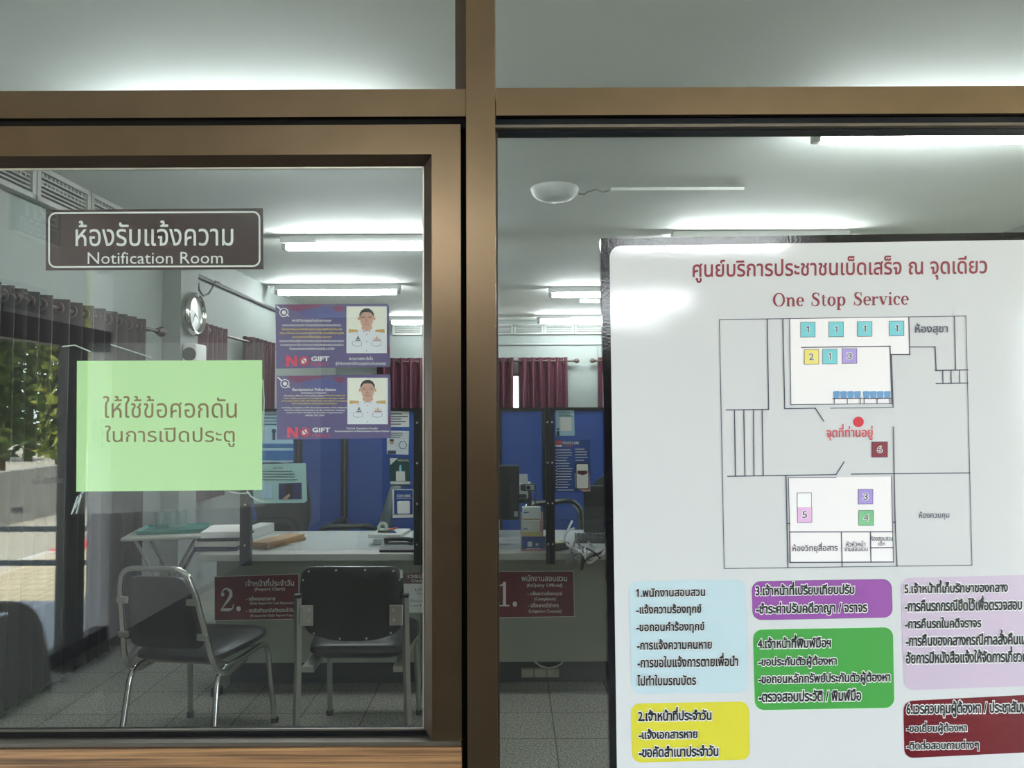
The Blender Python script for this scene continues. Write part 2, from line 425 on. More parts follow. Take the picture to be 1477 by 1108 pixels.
b.box(wx0, wx1, YB, YB + .15, 0, wz0); b.box(wx0, wx1, YB, YB + .15, wz1, H)
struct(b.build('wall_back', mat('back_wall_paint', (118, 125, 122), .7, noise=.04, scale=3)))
w = MB()
for x in (wx0 + .02, (wx0 + wx1) / 2, wx1 - .02): w.box(x - .02, x + .02, YB + .03, YB + .08, wz0, wz1)
for z in (wz0 + .02, wz1 - .02): w.box(wx0, wx1, YB + .03, YB + .08, z - .02, z + .02)
wn = struct(w.build('window_4', BRONZED, origin=(-.7, YB + .05, wz0)))
MB().box(wx0, wx1, YB + .05, YB + .056, wz0, wz1).build('pane', GLASSO, wn)
# column against the left wall
cy0 = onx(233, 600, XL).y; cx1 = at(259, 600, cy0).x; cy1 = onx(284, 600, cx1).y
struct(MB().box(XL, cx1, cy0, cy1, 0, H).build('wall_pillar', WHITEWALL))
struct(MB().box(XL, XL + .012, 1.3, cy0, 0, .12).build('baseboard_left', mat('dark_skirting', (16, 16, 17), .5)))

# ---- partition of the room: door on the left, fixed window on the right, transom lights above
xs0, xs1 = X(622.5, FY, 560), X(664.8, FY, 560)         # door stile
xm0, xm1 = X(673.6, FY, 560), X(715.8, FY, 560)         # mullion
xh = -1.03                                              # hinge side, outside the frame
zt0, zt1 = Z(168, FY, 600), Z(128.5, FY, 600)           # transom bar
ZR = {k: Z(k, 1.226 if k in (239, 1053) else FY, 420) for k in (179, 222, 239, 1053, 1071, 1077)}
b = MB(); b.box(xm0, xm1, FY - .008, FY + .075, 0, H); b.box(xm0 - .012, xm0, FY + .03, FY + .075, 0, zt0, 1)  # black strip in the gap beside the stile, shade put into its colour
struct(b.build('trim_1', [BRONZE, GASKETSHADE]))
b = MB(); b.box(xh - .05, xm0 - .001, FY, FY + .07, zt0, zt1); b.box(xm1 + .001, 1.66, FY, FY + .07, zt0 + .001, zt1 + .001)
b.box(xh - .05, xm0 - .003, FY + .012, FY + .06, ZR[179] - .004, zt0, 1)  # black strip paints the shaded gap over the door head
struct(b.build('trim_2', [BRONZE, GASKETSHADE]))
b = MB(); b.box(xh - .05, 1.66, FY, FY + .07, H - .06, H); struct(b.build('trim_3', BRONZE))
for i, (a, c) in enumerate(((xh - .05, xh - .006), (1.62, 1.66))):
    struct(MB().box(a, c, FY - .006, FY + .07, 0, H - .061).build('trim_%d' % (4 + i), BRONZE))
# door leaf
dr = thing('door_1', ((xh + xs1) / 2, FY, 0), 'brown aluminium door with a glass upper half', 'door')
del dr['category']; dr['kind'] = 'structure'
b = MB(); b.box(xh, xs1, FY + .004, FY + .066, ZR[222], ZR[179]); b.build('top_rail', BRONZE, dr)
b = MB(); b.box(xs0, xs1, FY + .003, FY + .067, ZR[1071], ZR[222] - .0005); b.box(xh, xh + .055, FY + .003, FY + .067, .02, ZR[222] - .0005); b.build('stile', BRONZE, dr)
xg = X(611.5, 1.226, 560)
b = MB()      # bevelled glazing bead: runs back from the frame to the glass
for (p, q) in (((xh, ZR[222]), (xs0, ZR[222])),):
    b.add([(xh, FY + .006, ZR[222]), (xs0, FY + .006, ZR[222]), (xg, 1.226, ZR[239] - .003), (xh, 1.226, ZR[239] - .003), (xh, 1.24, ZR[222]), (xs0, 1.24, ZR[222])],
          [(0, 1, 2, 3), (3, 2, 5, 4), (0, 4, 5, 1)])
b.add([(xs0, FY + .006, ZR[222]), (xs0, FY + .006, ZR[1071]), (xg, 1.226, ZR[1053]), (xg, 1.226, ZR[239]), (xs0, 1.24, ZR[222]), (xs0, 1.24, ZR[1071])],
      [(0, 3, 2, 1), (3, 4, 5, 2), (0, 1, 5, 4)], 0)
b.box(xg - .002, xg + .0006, 1.2235, 1.227, ZR[1053], ZR[239] - .003, 1)
b.box(xh, xg, 1.2235, 1.227, ZR[239] - .006, ZR[239] - .003, 1)
b.build('glazing_bead', [BRONZED, SILVER], dr)
b = MB(); b.box(xh + .055, xs0 + .002, FY + .022, 1.24, ZR[1071], ZR[1053], 0); b.box(xh, xs1 - .001, FY + .0, FY + .05, ZR[1077], ZR[1071], 1)
b.box(xh + .06, xg, 1.222, 1.226, ZR[1053] - .001, ZR[1053] + .003, 1)
b.build('bottom_rail', [GASKETSHADE, mat('worn_bead', (92, 86, 78), .4, .6)], dr)
MB().box(xh, X(666, FY, 1090), FY - .004, FY + .06, .62, ZR[1077] - .001).build('wood_rail', wood('wood_laminate', (74, 50, 32), (156, 118, 80)), dr)
MB().box(xh + .05, xs1 - .01, FY + .012, FY + .05, .03, .62).build('lower_panel', wood('wood_panel', (92, 62, 38), (172, 128, 84)), dr)
MB().box(xh + .02, xs0 - .002, 1.227, 1.233, ZR[1071] + .003, ZR[222] - .004).build('glass_pane', GLASS, dr)
# fixed window right of the mullion
zr = {180: Z(180, FY + .012, 1000), 184: Z(184, FY + .012, 1000), 197: Z(197, 1.24, 1000)}
wn = thing('window_1', (.8, FY, 0), 'tall fixed glass pane right of the door', 'window'); del wn['category']; wn['kind'] = 'structure'
b = MB(); b.box(xm1, 1.62, FY + .012, 1.25, zr[180], zt0, 0); b.box(xm1, 1.62, FY + .008, 1.25, zr[184], zr[180], 1); b.box(xm1, 1.62, FY + .02, 1.24, zr[197], zr[184], 2)
b.box(xm1, xm1 + .003, FY + .02, 1.226, .1, zr[197], 3); b.box(xm1, 1.62, FY + .002, 1.26, 0, .1, 1)
b.build('frame', [mat('gap_shade', (9, 12, 18), .6, spec=.2), mat('bead_grey', (96, 88, 78), .4, .5), mat('dark_bead', (14, 18, 25), .4, spec=.3), BRONZED], wn)  # first, near-black colour paints the shadow under the transom
MB().box(xm1 + .0005, 1.6195, 1.227, 1.233, .08, zr[184]).build('glass_pane', GLASS, wn)
for i, (a, c) in enumerate(((xh - .006, xm0), (xm1, 1.62))):
    wn = struct(MB().box(a, c, FY + .026, FY + .05, zt1, zt1 + .004).build('window_%d' % (2 + i), mat('glass_edge', (190, 200, 190), .4), origin=((a + c) / 2, 1.225, zt1)))
    MB().box(a + .0005, c - .0005, 1.227, 1.233, zt1, H - .06).build('glass_pane', GLASS, wn)
x657 = X(657.5, 1.22, 60)
struct(MB().box(x657, xm0 - .001, FY + .012, 1.226, zt1 + .0005, H - .061).build('trim_6', BRONZED))
for nm, a, c in (('wall_front_left', HL - .2, xh - .05), ('wall_front_right', 1.66, HR + .2)):
    struct(MB().box(a, c, FY - .03, 1.27, 0, H).build(nm, HALLWALL))

# ---- the entrance hall in front of the partition (seen in the glass)
struct(MB().box(HL, HR + .15, HB - .15, 1.16, -.1, 0).build('floor_hall', HALLFLOOR, origin=(0, 0, 0)))
struct(MB().box(HL - .15, HR + .15, HB - .15, 1.26, H, H + .1).build('ceiling_hall', CEIL))
b = MB(); b.box(HR, HR + .15, HB, -3.6, 0, H); b.box(HR, HR + .15, .4, 1.165, 0, H); b.box(HR, HR + .15, -3.6, .4, 2.3, H); b.box(HR, HR + .15, -3.6, .4, 0, .1)
struct(b.build('wall_hall_right', HALLWALL))
b = MB()
for y in (-3.58, -1.6, .38): b.box(HR + .05, HR + .09, y - .02, y + .02, .1, 2.3)
for z in (.12, 2.28): b.box(HR + .05, HR + .09, -3.6, .4, z - .02, z + .02)
wn = struct(b.build('window_6', BRONZED)); MB().box(HR + .066, HR + .072, -3.6, .4, .1, 2.3).build('pane', GLASSO, wn)  # unseen glazed opening, added to let more daylight into the hall
struct(MB().box(HL, HR, HB - .15, HB, 0, H).build('wall_hall_back', mat('hall_back_darkened', (74, 66, 58), .5, noise=.1, scale=4, stretch=(6, 6, .6))))  # unseen wall, colour darkened so the glass mirrors less light from it
def my(px, x=HL): return mir(onx(px, 600, x)).y          # where the mirrored column of the picture meets the hall wall
yp0, yp1, yg1 = my(103), my(130), my(161)
bz0, bz1 = onx(60, 493, HL).z, onx(60, 459, HL).z
struct(MB().box(HL - .15, HL, HB, yg1, 0, H).build('wall_hall_left', HALLWALL))
struct(MB().box(HL - .1, HL - .01, yg1 + .002, 1.165, bz0, bz1).build('trim_7', mat('dark_beam', (40, 26, 30), .5)))
struct(MB().box(HL - .08, HL - .02, yp1, yp0, 0, bz0).build('trim_8', mat('grey_post', (88, 92, 88), .5)))
struct(MB().box(HL - .09, HL - .01, yg1 + .002, 1.165, 0, .09).build('baseboard_hall', mat('black_granite', (22, 24, 28), .3)))
b = MB(); b.box(HL - .08, HL - .02, yp1 + .02, 1.165, bz1, H); b.box(HL - .08, HL - .02, yg1 + .002, yp1 + .02, 2.36, H)
struct(b.build('wall_hall_fascia', HALLWALL))
wn = struct(MB().box(HL - .06, HL - .03, yp1 + .001, yp1 + .02, .09, bz0).build('window_5', BRONZED))
MB().box(HL - .05, HL - .044, yp0, 1.16, .09, bz0).build('pane', GLASSO, wn)
MB().box(HL - .05, HL - .044, yg1 + .003, yp1, .09, 2.36).build('pane', GLASSO, wn)

# ---- outside the entrance
struct(MB().box(-5.2, HL - .1, -3.6, 2.5, -.1, -.005).build('veranda_floor', mat('veranda_tile', (150, 160, 172), .45, noise=.03, scale=3)))
struct(MB().box(-5.2, HL - .15, -3.0, 2.5, 2.9, 3.0).build('added_shade_roof', WHITEWALL))  # unseen roof added to block the sun, its edge set by the shadow
struct(MB().box(-60, 40, -60, 20, -.2, -.12).build('ground', mat('driveway', (150, 146, 132), .9, noise=.12, scale=.8)))
kx = mir(onz(110, 793, -.1)).x
struct(MB().box(kx, HL - .1, -14, -3.6, -.12, -.1).build('paving', tiles('pavers', (190, 180, 150), (130, 122, 100), .22, (0, 0), rough=.9, joint=.02, speck=.15, offset=.5), origin=(0, 0, -.1)))

# ================================================================== the big service board hung on the right pane
BD = 1.2105                                   # front of the board
B1, B2, B3, B4 = BD - .0004, BD - .0008, BD - .0012, BD - .0016
sp = at(1212, 1150, BD)
board = thing('service_board', (sp.x, BD, sp.z - .3), 'big white board with a black edge, headed One Stop Service, over a floor plan', 'sign')
b = MB(); slab(b, [(866.5, 343.5), (1558, 334), (1580, 1330), (884, 1340)], BD, 1.2265)
b.build('backing', mat('board_black', (16, 15, 20), .07, bump=.06, spec=.35, scale=260), board)
b = MB(); quad(b, rrect((879, 355), (1545, 345), (1566, 1316), (893, 1326), 16), B1)
b.build('white_face', mat('board_white', (208, 209, 211), .05, bump=.03, spec=.5, scale=260), board)
b = MB(); put(b, 'ศูนย์บริการประชาชนเบ็ดเสร็จ ณ จุดเดียว', (999, 369.5, 1424, 405.5), B2, off=.014, slope=-.0128, space=1.5)
b.build('thai_heading', RINK, board)
b = MB(); put(b, 'One Stop Service', (1115, 421.5, 1311, 447), B2, slope=-.0128, font=serif)
b.build('english_heading', RINK, board)
# floor plan
z8 = lambda x, y: (1020 + x / 2.84, 440 + y / 2.84)
CY = {'teal': (110, 190, 200), 'yel': (228, 212, 112), 'pur': (158, 140, 205), 'red': (112, 20, 42), 'grn': (112, 178, 130), 'pnk': (226, 178, 220), 'wht': (240, 238, 238), 'blu': (92, 140, 186), 'dot': (188, 28, 48), 'pale': (238, 233, 234)}
pm = [mat('plan_line', (62, 60, 78), .5), WINK] + [mat('plan_' + k, v, .4) for k, v in CY.items()]
pi_ = {k: i + 2 for i, k in enumerate(CY)}
b = MB()
for P in (((338, 57), (826, 50), (830, 203), (752, 203), (757, 404), (343, 408)), ((333, 708), (755, 703), (760, 929), (338, 930)), ((338, 930), (760, 929), (763, 1053), (340, 1055))):
    quad(b, [z8(*p) for p in P], B2, pi_['pale'])
L = '''50 60 1060 45;1060 45 1085 1066;1085 1066 70 1080;70 1080 50 60;246 58 252 428;78 430 252 428;112 430 116 700;150 430 155 700;190 429 192 698;225 429 230 698;84 702 528 695;528 695 561 643;310 57 318 425;338 57 343 408;343 408 756 404;318 425 443 423;443 423 478 476;506 423 762 419;762 419 755 205;750 203 830 203;830 203 826 50;830 172 934 172;934 172 938 268;936 268 1068 266;938 322 1068 320;965 268 966 321;999 268 1000 321;1034 267 1035 320;1013 47 1018 266;387 174 749 169;749 169 757 404;763 500 770 890;770 890 778 1070;591 693 1077 688;323 700 331 1075;327 896 338 896;338 930 760 929;338 930 340 1055;340 1055 763 1053;550 930 553 1072;669 929 671 1053;669 995 762 994;333 708 338 930;755 703 763 1053;333 708 528 706;760 890 772 890'''
for l in L.split(';'):
    x0, y0, x1, y1 = map(float, l.split()); line(b, z8(x0, y0), z8(x1, y1), 1.0 if l.startswith(('50', '1060', '1085', '70 ', '333', '343', '338 57', '755')) else 1.5, B3)
for k, x0, y0, x1, y1, ch in (('teal', 384, 72, 441, 130, '1'), ('teal', 500, 71, 557, 129, '1'), ('teal', 617, 69, 674, 127, '1'), ('teal', 748, 67, 805, 125, '1'), ('yel', 399, 184, 456, 241, '2'), ('teal', 474, 182, 531, 240, '1'), ('pur', 555, 180, 612, 238, '3'), ('red', 676, 562, 738, 622, '6'), ('pur', 620, 757, 678, 814, '3'), ('grn', 622, 843, 680, 902, '4'), ('wht', 370, 771, 426, 829, ''), ('pnk', 371, 830, 428, 889, '5')):
    quad(b, [z8(x0 - 2, y0 - 2), z8(x1 + 2, y0 - 2.6), z8(x1 + 2, y1 + 2), z8(x0 - 2, y1 + 2.6)], B3, 0)
    quad(b, [z8(x0, y0), z8(x1, y0 - .6), z8(x1, y1), z8(x0, y1 + .6)], B4, pi_[k])
    if ch:
        cx, cy = (x0 + x1) / 2, (y0 + y1) / 2; hw = 5 if ch == '1' else 10
        p, q = z8(cx - hw, cy - 14), z8(cx + hw, cy + 13); put(b, ch, (p[0], p[1], q[0], q[1]), BD - .0022, 0, halo=.06, hd=BD - .0019)
for x0 in (516, 638):
    for k in range(4):
        s = x0 + k * 28.6
        quad(b, rrect(z8(s, 353), z8(s + 28, 352.6), z8(s + 26, 381), z8(s + 2, 381.4), 2), B3, pi_['blu'])
    line(b, z8(x0, 383), z8(x0 + 115, 382), 1.6, B4)
    for q in (5, 58, 111): line(b, z8(x0 + q, 383), z8(x0 + q, 403), 1.2, B4)
disc(b, *z8(620, 479), 7.6, B3, pi_['dot'])
def t8(txt, x0, y0, x1, y1, mi=0, off=.008): p, q = z8(x0, y0), z8(x1, y1); put(b, txt, (p[0], p[1], q[0], q[1]), B4, mi, off=off, slope=-.013)
t8('ห้องสุขา', 852, 75, 986, 124, off=.014); t8('จุดที่ท่านอยู่', 489, 488, 678, 555, pi_['dot']); t8('ห้องวิทยุสื่อสาร', 350, 973, 535, 1017); t8('หัวหัวหน้า', 570, 966, 648, 990)
t8('งานสอบสวน', 562, 993, 658, 1009); t8('ห้องสอบสวน', 670, 944, 760, 966); t8('เด็ก', 702, 967, 728, 986); t8('ห้องควบคุม', 868, 845, 992, 880)
b.build('floor_plan', pm, board)
# the six coloured boxes
PANELS = [
 ('pale_blue_panel', (200, 222, 231), ((907, 838.5), (1074.5, 836), (1080, 999), (911.5, 1002)), (860, 820, 3.847),
  [('1.พนักงานสอบสวน', 221, 105, 605, 157), ('-แจ้งความร้องทุกข์', 222, 195, 585, 266), ('-ขอถอนคำร้องทุกข์', 222, 292, 602, 363), ('-การแจ้งความคนหาย', 226, 390, 642, 450), ('-การขอใบแจ้งการตายเพื่อนำ', 228, 470, 788, 548), ('ไปทำใบมรณบัตร', 226, 588, 555, 650)]),
 ('yellow_panel', (222, 214, 66), ((910, 1015), (1080, 1012), (1082, 1096), (912, 1100.5)), (860, 820, 3.847),
  [('2.เจ้าหน้าที่ประจำวัน', 232, 768, 640, 846), ('-แจ้งเอกสารหาย', 235, 888, 562, 946), ('-ขอคัดสำเนาประจำวัน', 236, 982, 678, 1047)]),
 ('violet_panel', (150, 84, 166), ((1084, 838.5), (1286, 835), (1288, 891), (1085.5, 895)), (1080, 820, 5.036),
  [('3.เจ้าหน้าที่เปรียบเทียบปรับ', 50, 95, 768, 193), ('-ชำระค่าปรับคดีอาญา / จราจร', 52, 240, 862, 340)]),
 ('green_panel', (72, 158, 74), ((1086, 908.5), (1288, 905), (1290, 1021), (1089, 1024.5)), (1080, 820, 5.036),
  [('4.เจ้าหน้าที่พิมพ์มือฯ', 64, 480, 597, 580), ('-ขอประกันตัวผู้ต้องหา', 68, 633, 640, 726), ('-ขอถอนหลักทรัพย์ประกันตัวผู้ต้องหา', 70, 752, 1030, 852), ('-ตรวจสอบประวัติ / พิมพ์มือ', 72, 880, 818, 968)]),
 ('pale_violet_panel', (210, 192, 214), ((1299, 834), (1531, 828), (1535, 988), (1304, 996)), (1280, 820, 3.848),
  [('5.เจ้าหน้าที่เก็บรักษาของกลาง', 95, 62, 670, 136), ('-การคืนรถกรณียึดไว้เพื่อตรวจสอบ', 97, 150, 748, 236), ('-การคืนรถในคดีจราจร', 98, 270, 522, 332), ('-การคืนของกลางกรณีศาลสั่งคืนและ', 102, 342, 800, 428), ('อัยการมีหนังสือแจ้งให้จัดการเกี่ยวกับ', 103, 436, 806, 525)]),
 ('crimson_panel', (104, 10, 26), ((1303, 1011.5), (1530, 1000), (1534, 1083), (1304.5, 1094)), (1280, 820, 3.848),
  [('6.เวรควบคุมผู้ต้องหา / ประชาสัมพันธ์', 105, 732, 838, 825), ('-ขอเยี่ยมผู้ต้องหา', 106, 848, 442, 922), ('-ติดต่อสอบถามต่างๆ', 106, 952, 508, 1016)])]
for nm, c, q, (ox, oy, k), lines in PANELS:
    b = MB(); quad(b, rrect(*q, 13), B2, 0)
    if nm == 'violet_panel' or nm == 'green_panel':
        b.m = [0]; e = rrect((q[0][0] - .9, q[0][1] - .9), (q[1][0] + .9, q[1][1] - .9), (q[2][0] + .9, q[2][1] + .9), (q[3][0] - .9, q[3][1] + .9), 13.5); quad(b, e, BD - .0006, 1)
    pn = b.build(nm, [mat('print_' + nm, tuple(v * .93 for v in c), .3), mat('print_edge', (120, 105, 130) if nm == 'violet_panel' else (190, 220, 190), .4)], board)
    b = MB()
    for txt, x0, y0, x1, y1 in lines:
        put(b, txt, (ox + x0 / k, oy + y0 / k, ox + x1 / k, oy + y1 / k), BD - .0018, 0, off=.03, halo=.07 if nm != 'pale_blue_panel' else .045, hd=BD - .0013, slope=-.016)
    b.build('lettering', [INK, WINK], pn)

# thin green paper: mostly matt, lets some of what is behind it show through
GPAPER = mat('green_paper', (206, 244, 182), .75)
nt = GPAPER.node_tree; tb = nt.nodes.new('ShaderNodeBsdfTransparent'); tb.inputs[0].default_value = (*rgb((190, 240, 160))[:3], 1)
mx = nt.nodes.new('ShaderNodeMixShader'); mx.inputs[0].default_value = .10
nt.links.new(nt.nodes['Principled BSDF'].outputs[0], mx.inputs[1]); nt.links.new(tb.outputs[0], mx.inputs[2]); nt.links.new(mx.outputs[0], nt.nodes['Material Output'].inputs[0])
# ================================================================== notices on the door glass (stuck on its inner side)
PD = 1.2345
P1, P2, P3, P4 = PD - .0003, PD - .0006, PD - .0009, PD - .0012
def notice(name, pts, mats, label, cat, group=None, d=PD, th=.0006):
    c = at(sum(p[0] for p in pts) / len(pts), max(p[1] for p in pts), d)
    t = thing(name, (c.x, d, c.z), label, cat, group)
    b = MB(); slab(b, pts, d, d + th); b.build('sheet', mats, t); return t
sg = notice('notification_sign', [(66, 303), (379, 300.3), (380, 388), (66, 390)], SIGNBROWN, 'dark brown plate on the door glass reading Notification Room in white', 'sign', th=.002)
b = MB(); a = rrect((69.5, 306.3), (375.5, 304.3), (375.8, 385), (69.5, 386.6), 11, 8); i_ = rrect((72, 308.8), (373, 306.8), (373.3, 382.5), (72, 384.1), 8.5, 8)
for k in range(len(a)):
    j = (k + 1) % len(a); quad(b, [a[k], a[j], i_[j], i_[k]], P1)
b.build('border_line', WINK, sg)
b = MB(); put(b, 'ห้องรับแจ้งความ', (109, 318, 336.5, 355), P1, off=.006, slope=-.004); put(b, 'Notification Room', (126.5, 363.5, 321.5, 380.6), P1, off=.0, slope=-.004)
b.build('lettering', WINK, sg)
gp = notice('green_notice', [(111, 520.7), (378, 519.5), (378, 706.8), (110, 709.3)], mat('green_paper', (196, 238, 172), .75), 'bright green paper with brown Thai lettering in a clear sleeve', 'notice')
b = MB(); put(b, 'ให้ใช้ข้อศอกดัน', (149, 571, 341.5, 603), P1, off=.002); put(b, 'ในการเปิดประตู', (151.5, 614, 338.5, 645), P1, off=.002)
b.build('lettering', mat('olive_ink', (138, 114, 70), .6), gp)
b = MB(); slab(b, [(127, 494.5), (382, 494.5), (382, 730), (127, 742)], PD + .002, PD + .0023)
b.add([at(104, 742, PD + .002), at(127, 742, PD + .002), at(127, 700, PD + .002), at(112, 716, PD + .004)], [(0, 1, 2, 3)])
b.build('plastic_sleeve', SLEEVE, gp)
sheen = mat('sleeve_glint', (205, 212, 208), .25)  # pale colour paints the glints along the folds of the clear sleeve
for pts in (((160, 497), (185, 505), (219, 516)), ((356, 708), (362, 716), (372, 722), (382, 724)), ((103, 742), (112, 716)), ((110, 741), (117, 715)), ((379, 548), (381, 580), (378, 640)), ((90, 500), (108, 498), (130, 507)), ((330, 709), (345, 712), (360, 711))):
    q = [at(x, y, PD + .003) for x, y in pts]; MB().tube(q, .0011, 5).build('sleeve_fold_glint', sheen, gp)

SKIN = mat('print_skin', (204, 160, 144), .6); CREAM = mat('print_cream', (240, 236, 224), .6); UNI = mat('print_uniform', (228, 228, 236), .6)
GOLD = mat('print_gold', (206, 166, 110), .6); HAIR = mat('print_hair', (66, 58, 62), .6); GREYP = mat('print_grey', (120, 118, 140), .6)
PURP = mat('poster_purple', (98, 88, 132), .4, noise=.05, scale=12); PMAR = mat('poster_maroon', (122, 62, 98), .4); PBLU = mat('poster_blue', (84, 88, 142), .4)
PRED = mat('poster_red', (206, 62, 92), .5); PYEL = mat('poster_yellow', (236, 208, 110), .5); SHAD = mat('print_shade', (166, 118, 106), .6)
def nogift(corners, ox, oy, photo, label, texts, nrect, circ, giftr, polr):
    t = notice('policy_poster', corners, PURP, label, 'poster', 'no gift posters')
    q = lambda x, y: (ox + x / 8.206, oy + y / 8.206)
    b = MB(); x0, y0, x1, y1 = photo
    # printed background waves and the round badge
    dx = 0 if oy < 500 else 12; dy = 0 if oy < 500 else -18
    quad(b, [q(*p) for p in ((170 + dx, 82 + dy), (640 + dx, 76 + dy), (560 + dx, 108 + dy), (440 + dx, 128 + dy), (330 + dx, 160 + dy), (250 + dx, 140 + dy))], P1, 1)
    quad(b, [q(*p) for p in ((740 + dx, 100 + dy), (850 + dx, 84 + dy), (880 + dx, 120 + dy), (830 + dx, 165 + dy), (760 + dx, 150 + dy))], P1, 1)
    quad(b, [q(*p) for p in ((330 + dx, 180 + dy), (470 + dx, 125 + dy), (700 + dx, 120 + dy), (860 + dx, 190 + dy), (870 + dx, 270 + dy), (700 + dx, 240 + dy), (500 + dx, 250 + dy))], P1, 2)
    quad(b, [q(*p) for p in ((80 + dx, 664 + dy), (890 + dx, 658 + dy), (895 + dx, 664 + dy), (80 + dx, 670 + dy))], P1, 2)
    b.build('printed_pattern', [WINK, PMAR, PBLU], t)
    b = MB(); quad(b, [q(*p) for p in ((1385 + dx, 560 + dy), (1410 + dx, 590 + dy), (1412 + dx, 650 + dy), (1386 + dx, 650 + dy))], P1); b.build('edge_patch', PMAR, t)
    b = MB(); cx, cy = q(160 + dx, 170 + dy); ring(b, cx, cy, 5.4, 6.6, P2, 0); disc(b, cx, cy, 3.0, P2, 0)
    line(b, q(80 + dx, 98 + dy), q(118 + dx, 132 + dy), 2, P2, 0); line(b, q(190 + dx, 195 + dy), q(216 + dx, 214 + dy), 1.4, P2, 0)
    b.build('badge', WINK, t)
    b = MB()
    for txt, a, c, e, f, mi in texts:
        p, r_ = q(a, c), q(e, f); put(b, txt, (p[0], p[1], r_[0], r_[1]), P2, mi, off=.012)
    p, r_ = q(nrect[0], nrect[1]), q(nrect[2], nrect[3])
    w_ = (r_[0] - p[0]) * .27
    hN = (r_[1] - p[1]) * .42
    quad(b, [(p[0], p[1]), (p[0] + w_, p[1]), (r_[0] - w_, r_[1] - hN), (r_[0] - w_, p[1]), (r_[0], p[1]), (r_[0], r_[1]), (r_[0] - w_, r_[1]), (p[0] + w_, p[1] + hN), (p[0] + w_, r_[1]), (p[0], r_[1])], P2, 2)
    cx, cy = q(*circ); rr = 58 / 8.206
    quad(b, [(cx - 4, cy - 3.2), (cx + 2.5, cy - 3.8), (cx + 3.8, cy + 3), (cx - 3.6, cy + 3.6)], P2, 0)
    ring(b, cx, cy, rr * .72, rr, P3, 2); line(b, (cx - rr * .6, cy - rr * .6), (cx + rr * .6, cy + rr * .6), 1.8, P3, 2)
    p, r_ = q(*giftr[:2]), q(*giftr[2:]); put(b, 'GIFT', (*p, *r_), P2, 0, off=.03)
    p, r_ = q(*polr[:2]), q(*polr[2:]); put(b, 'POLICY', (*p, *r_), P2, 2, off=.012)
    b.build('lettering', [WINK, PYEL, PRED], t)
    # the printed portrait of an officer in a white dress uniform
    b = MB(); p = q(x0, y0); r_ = q(x1, y1); u = lambda a, c: (p[0] + a * (r_[0] - p[0]), p[1] + c * (r_[1] - p[1]))
    quad(b, [u(0, 0), u(1, 0), u(1, 1), u(0, 1)], P1, 7); quad(b, [u(.02, .015), u(.98, .015), u(.98, .985), u(.02, .985)], P2, 0)
    quad(b, [u(*k) for k in ((.02, .985), (.02, .64), (.06, .56), (.2, .52), (.36, .49), (.5, .52), (.64, .49), (.8, .52), (.94, .56), (.98, .64), (.98, .985))], P3, 1)
    D = PD - .0010
    quad(b, [u(*k) for k in ((.39, .4), (.62, .4), (.64, .48), (.5, .54), (.37, .48))], D, 2)
    for s in (-1, 1): disc(b, *u(.5 + s * .195, .265), 1.4, D, 2, 12, 2.6)
    D = PD - .0011
    quad(b, [u(.5 + .175 * cos(g) * (1 if sin(g) < .2 else .92), .26 + .215 * sin(g)) for g in [2 * pi * k / 30 for k in range(30)]], D, 2)
    D = PD - .0012
    quad(b, [u(*k) for k in ((.325, .24), (.32, .16), (.37, .085), (.45, .045), (.55, .045), (.63, .085), (.68, .16), (.675, .24), (.645, .18), (.6, .13), (.5, .12), (.4, .13), (.355, .18))], D, 4)
    for s in (-1, 1):
        line(b, u(.5 + s * .045, .215), u(.5 + s * .125, .21), .7, D, 6); line(b, u(.5 + s * .05, .245), u(.5 + s * .12, .243), .9, D, 4)
        quad(b, [u(.5 + s * .22, .50), u(.5 + s * .44, .485), u(.5 + s * .45, .565), u(.5 + s * .21, .545)][:: s], D, 3)
        quad(b, [u(.5 + s * .12, .76), u(.5 + s * .36, .75), u(.5 + s * .36, .83), u(.5 + s * .24, .86), u(.5 + s * .12, .835)], D, 8)
        quad(b, [u(.5 + s * .13, .765), u(.5 + s * .35, .755), u(.5 + s * .35, .825), u(.5 + s * .24, .85), u(.5 + s * .13, .83)], PD - .0013, 1)
        disc(b, *u(.5 + s * .07, .535), .9, D, 5, 8)
    line(b, u(.5, .24), u(.49, .315), .8, D, 6); line(b, u(.455, .33), u(.545, .33), .9, D, 6); line(b, u(.43, .385), u(.57, .385), .9, D, 6)
    for k in (.6, .75, .95): disc(b, *u(.5, k), .8, D, 5, 8)
    quad(b, [u(.24, .70), u(.29, .62), u(.33, .70)], D, 5); quad(b, [u(.22, .71), u(.35, .71), u(.35, .74), u(.22, .74)], D, 5)
    disc(b, *u(.27, .575), .9, D, 3, 8)
    quad(b, [u(.64, .655), u(.73, .68), u(.75, .62), u(.77, .68), u(.86, .655), u(.77, .70), u(.73, .70)], D, 3); quad(b, [u(.66, .71), u(.85, .71), u(.85, .735), u(.66, .735)], D, 6)
    b.build('portrait', [CREAM, UNI, SKIN, GOLD, HAIR, GREYP, SHAD, WINK, GREYP], t)
    return t
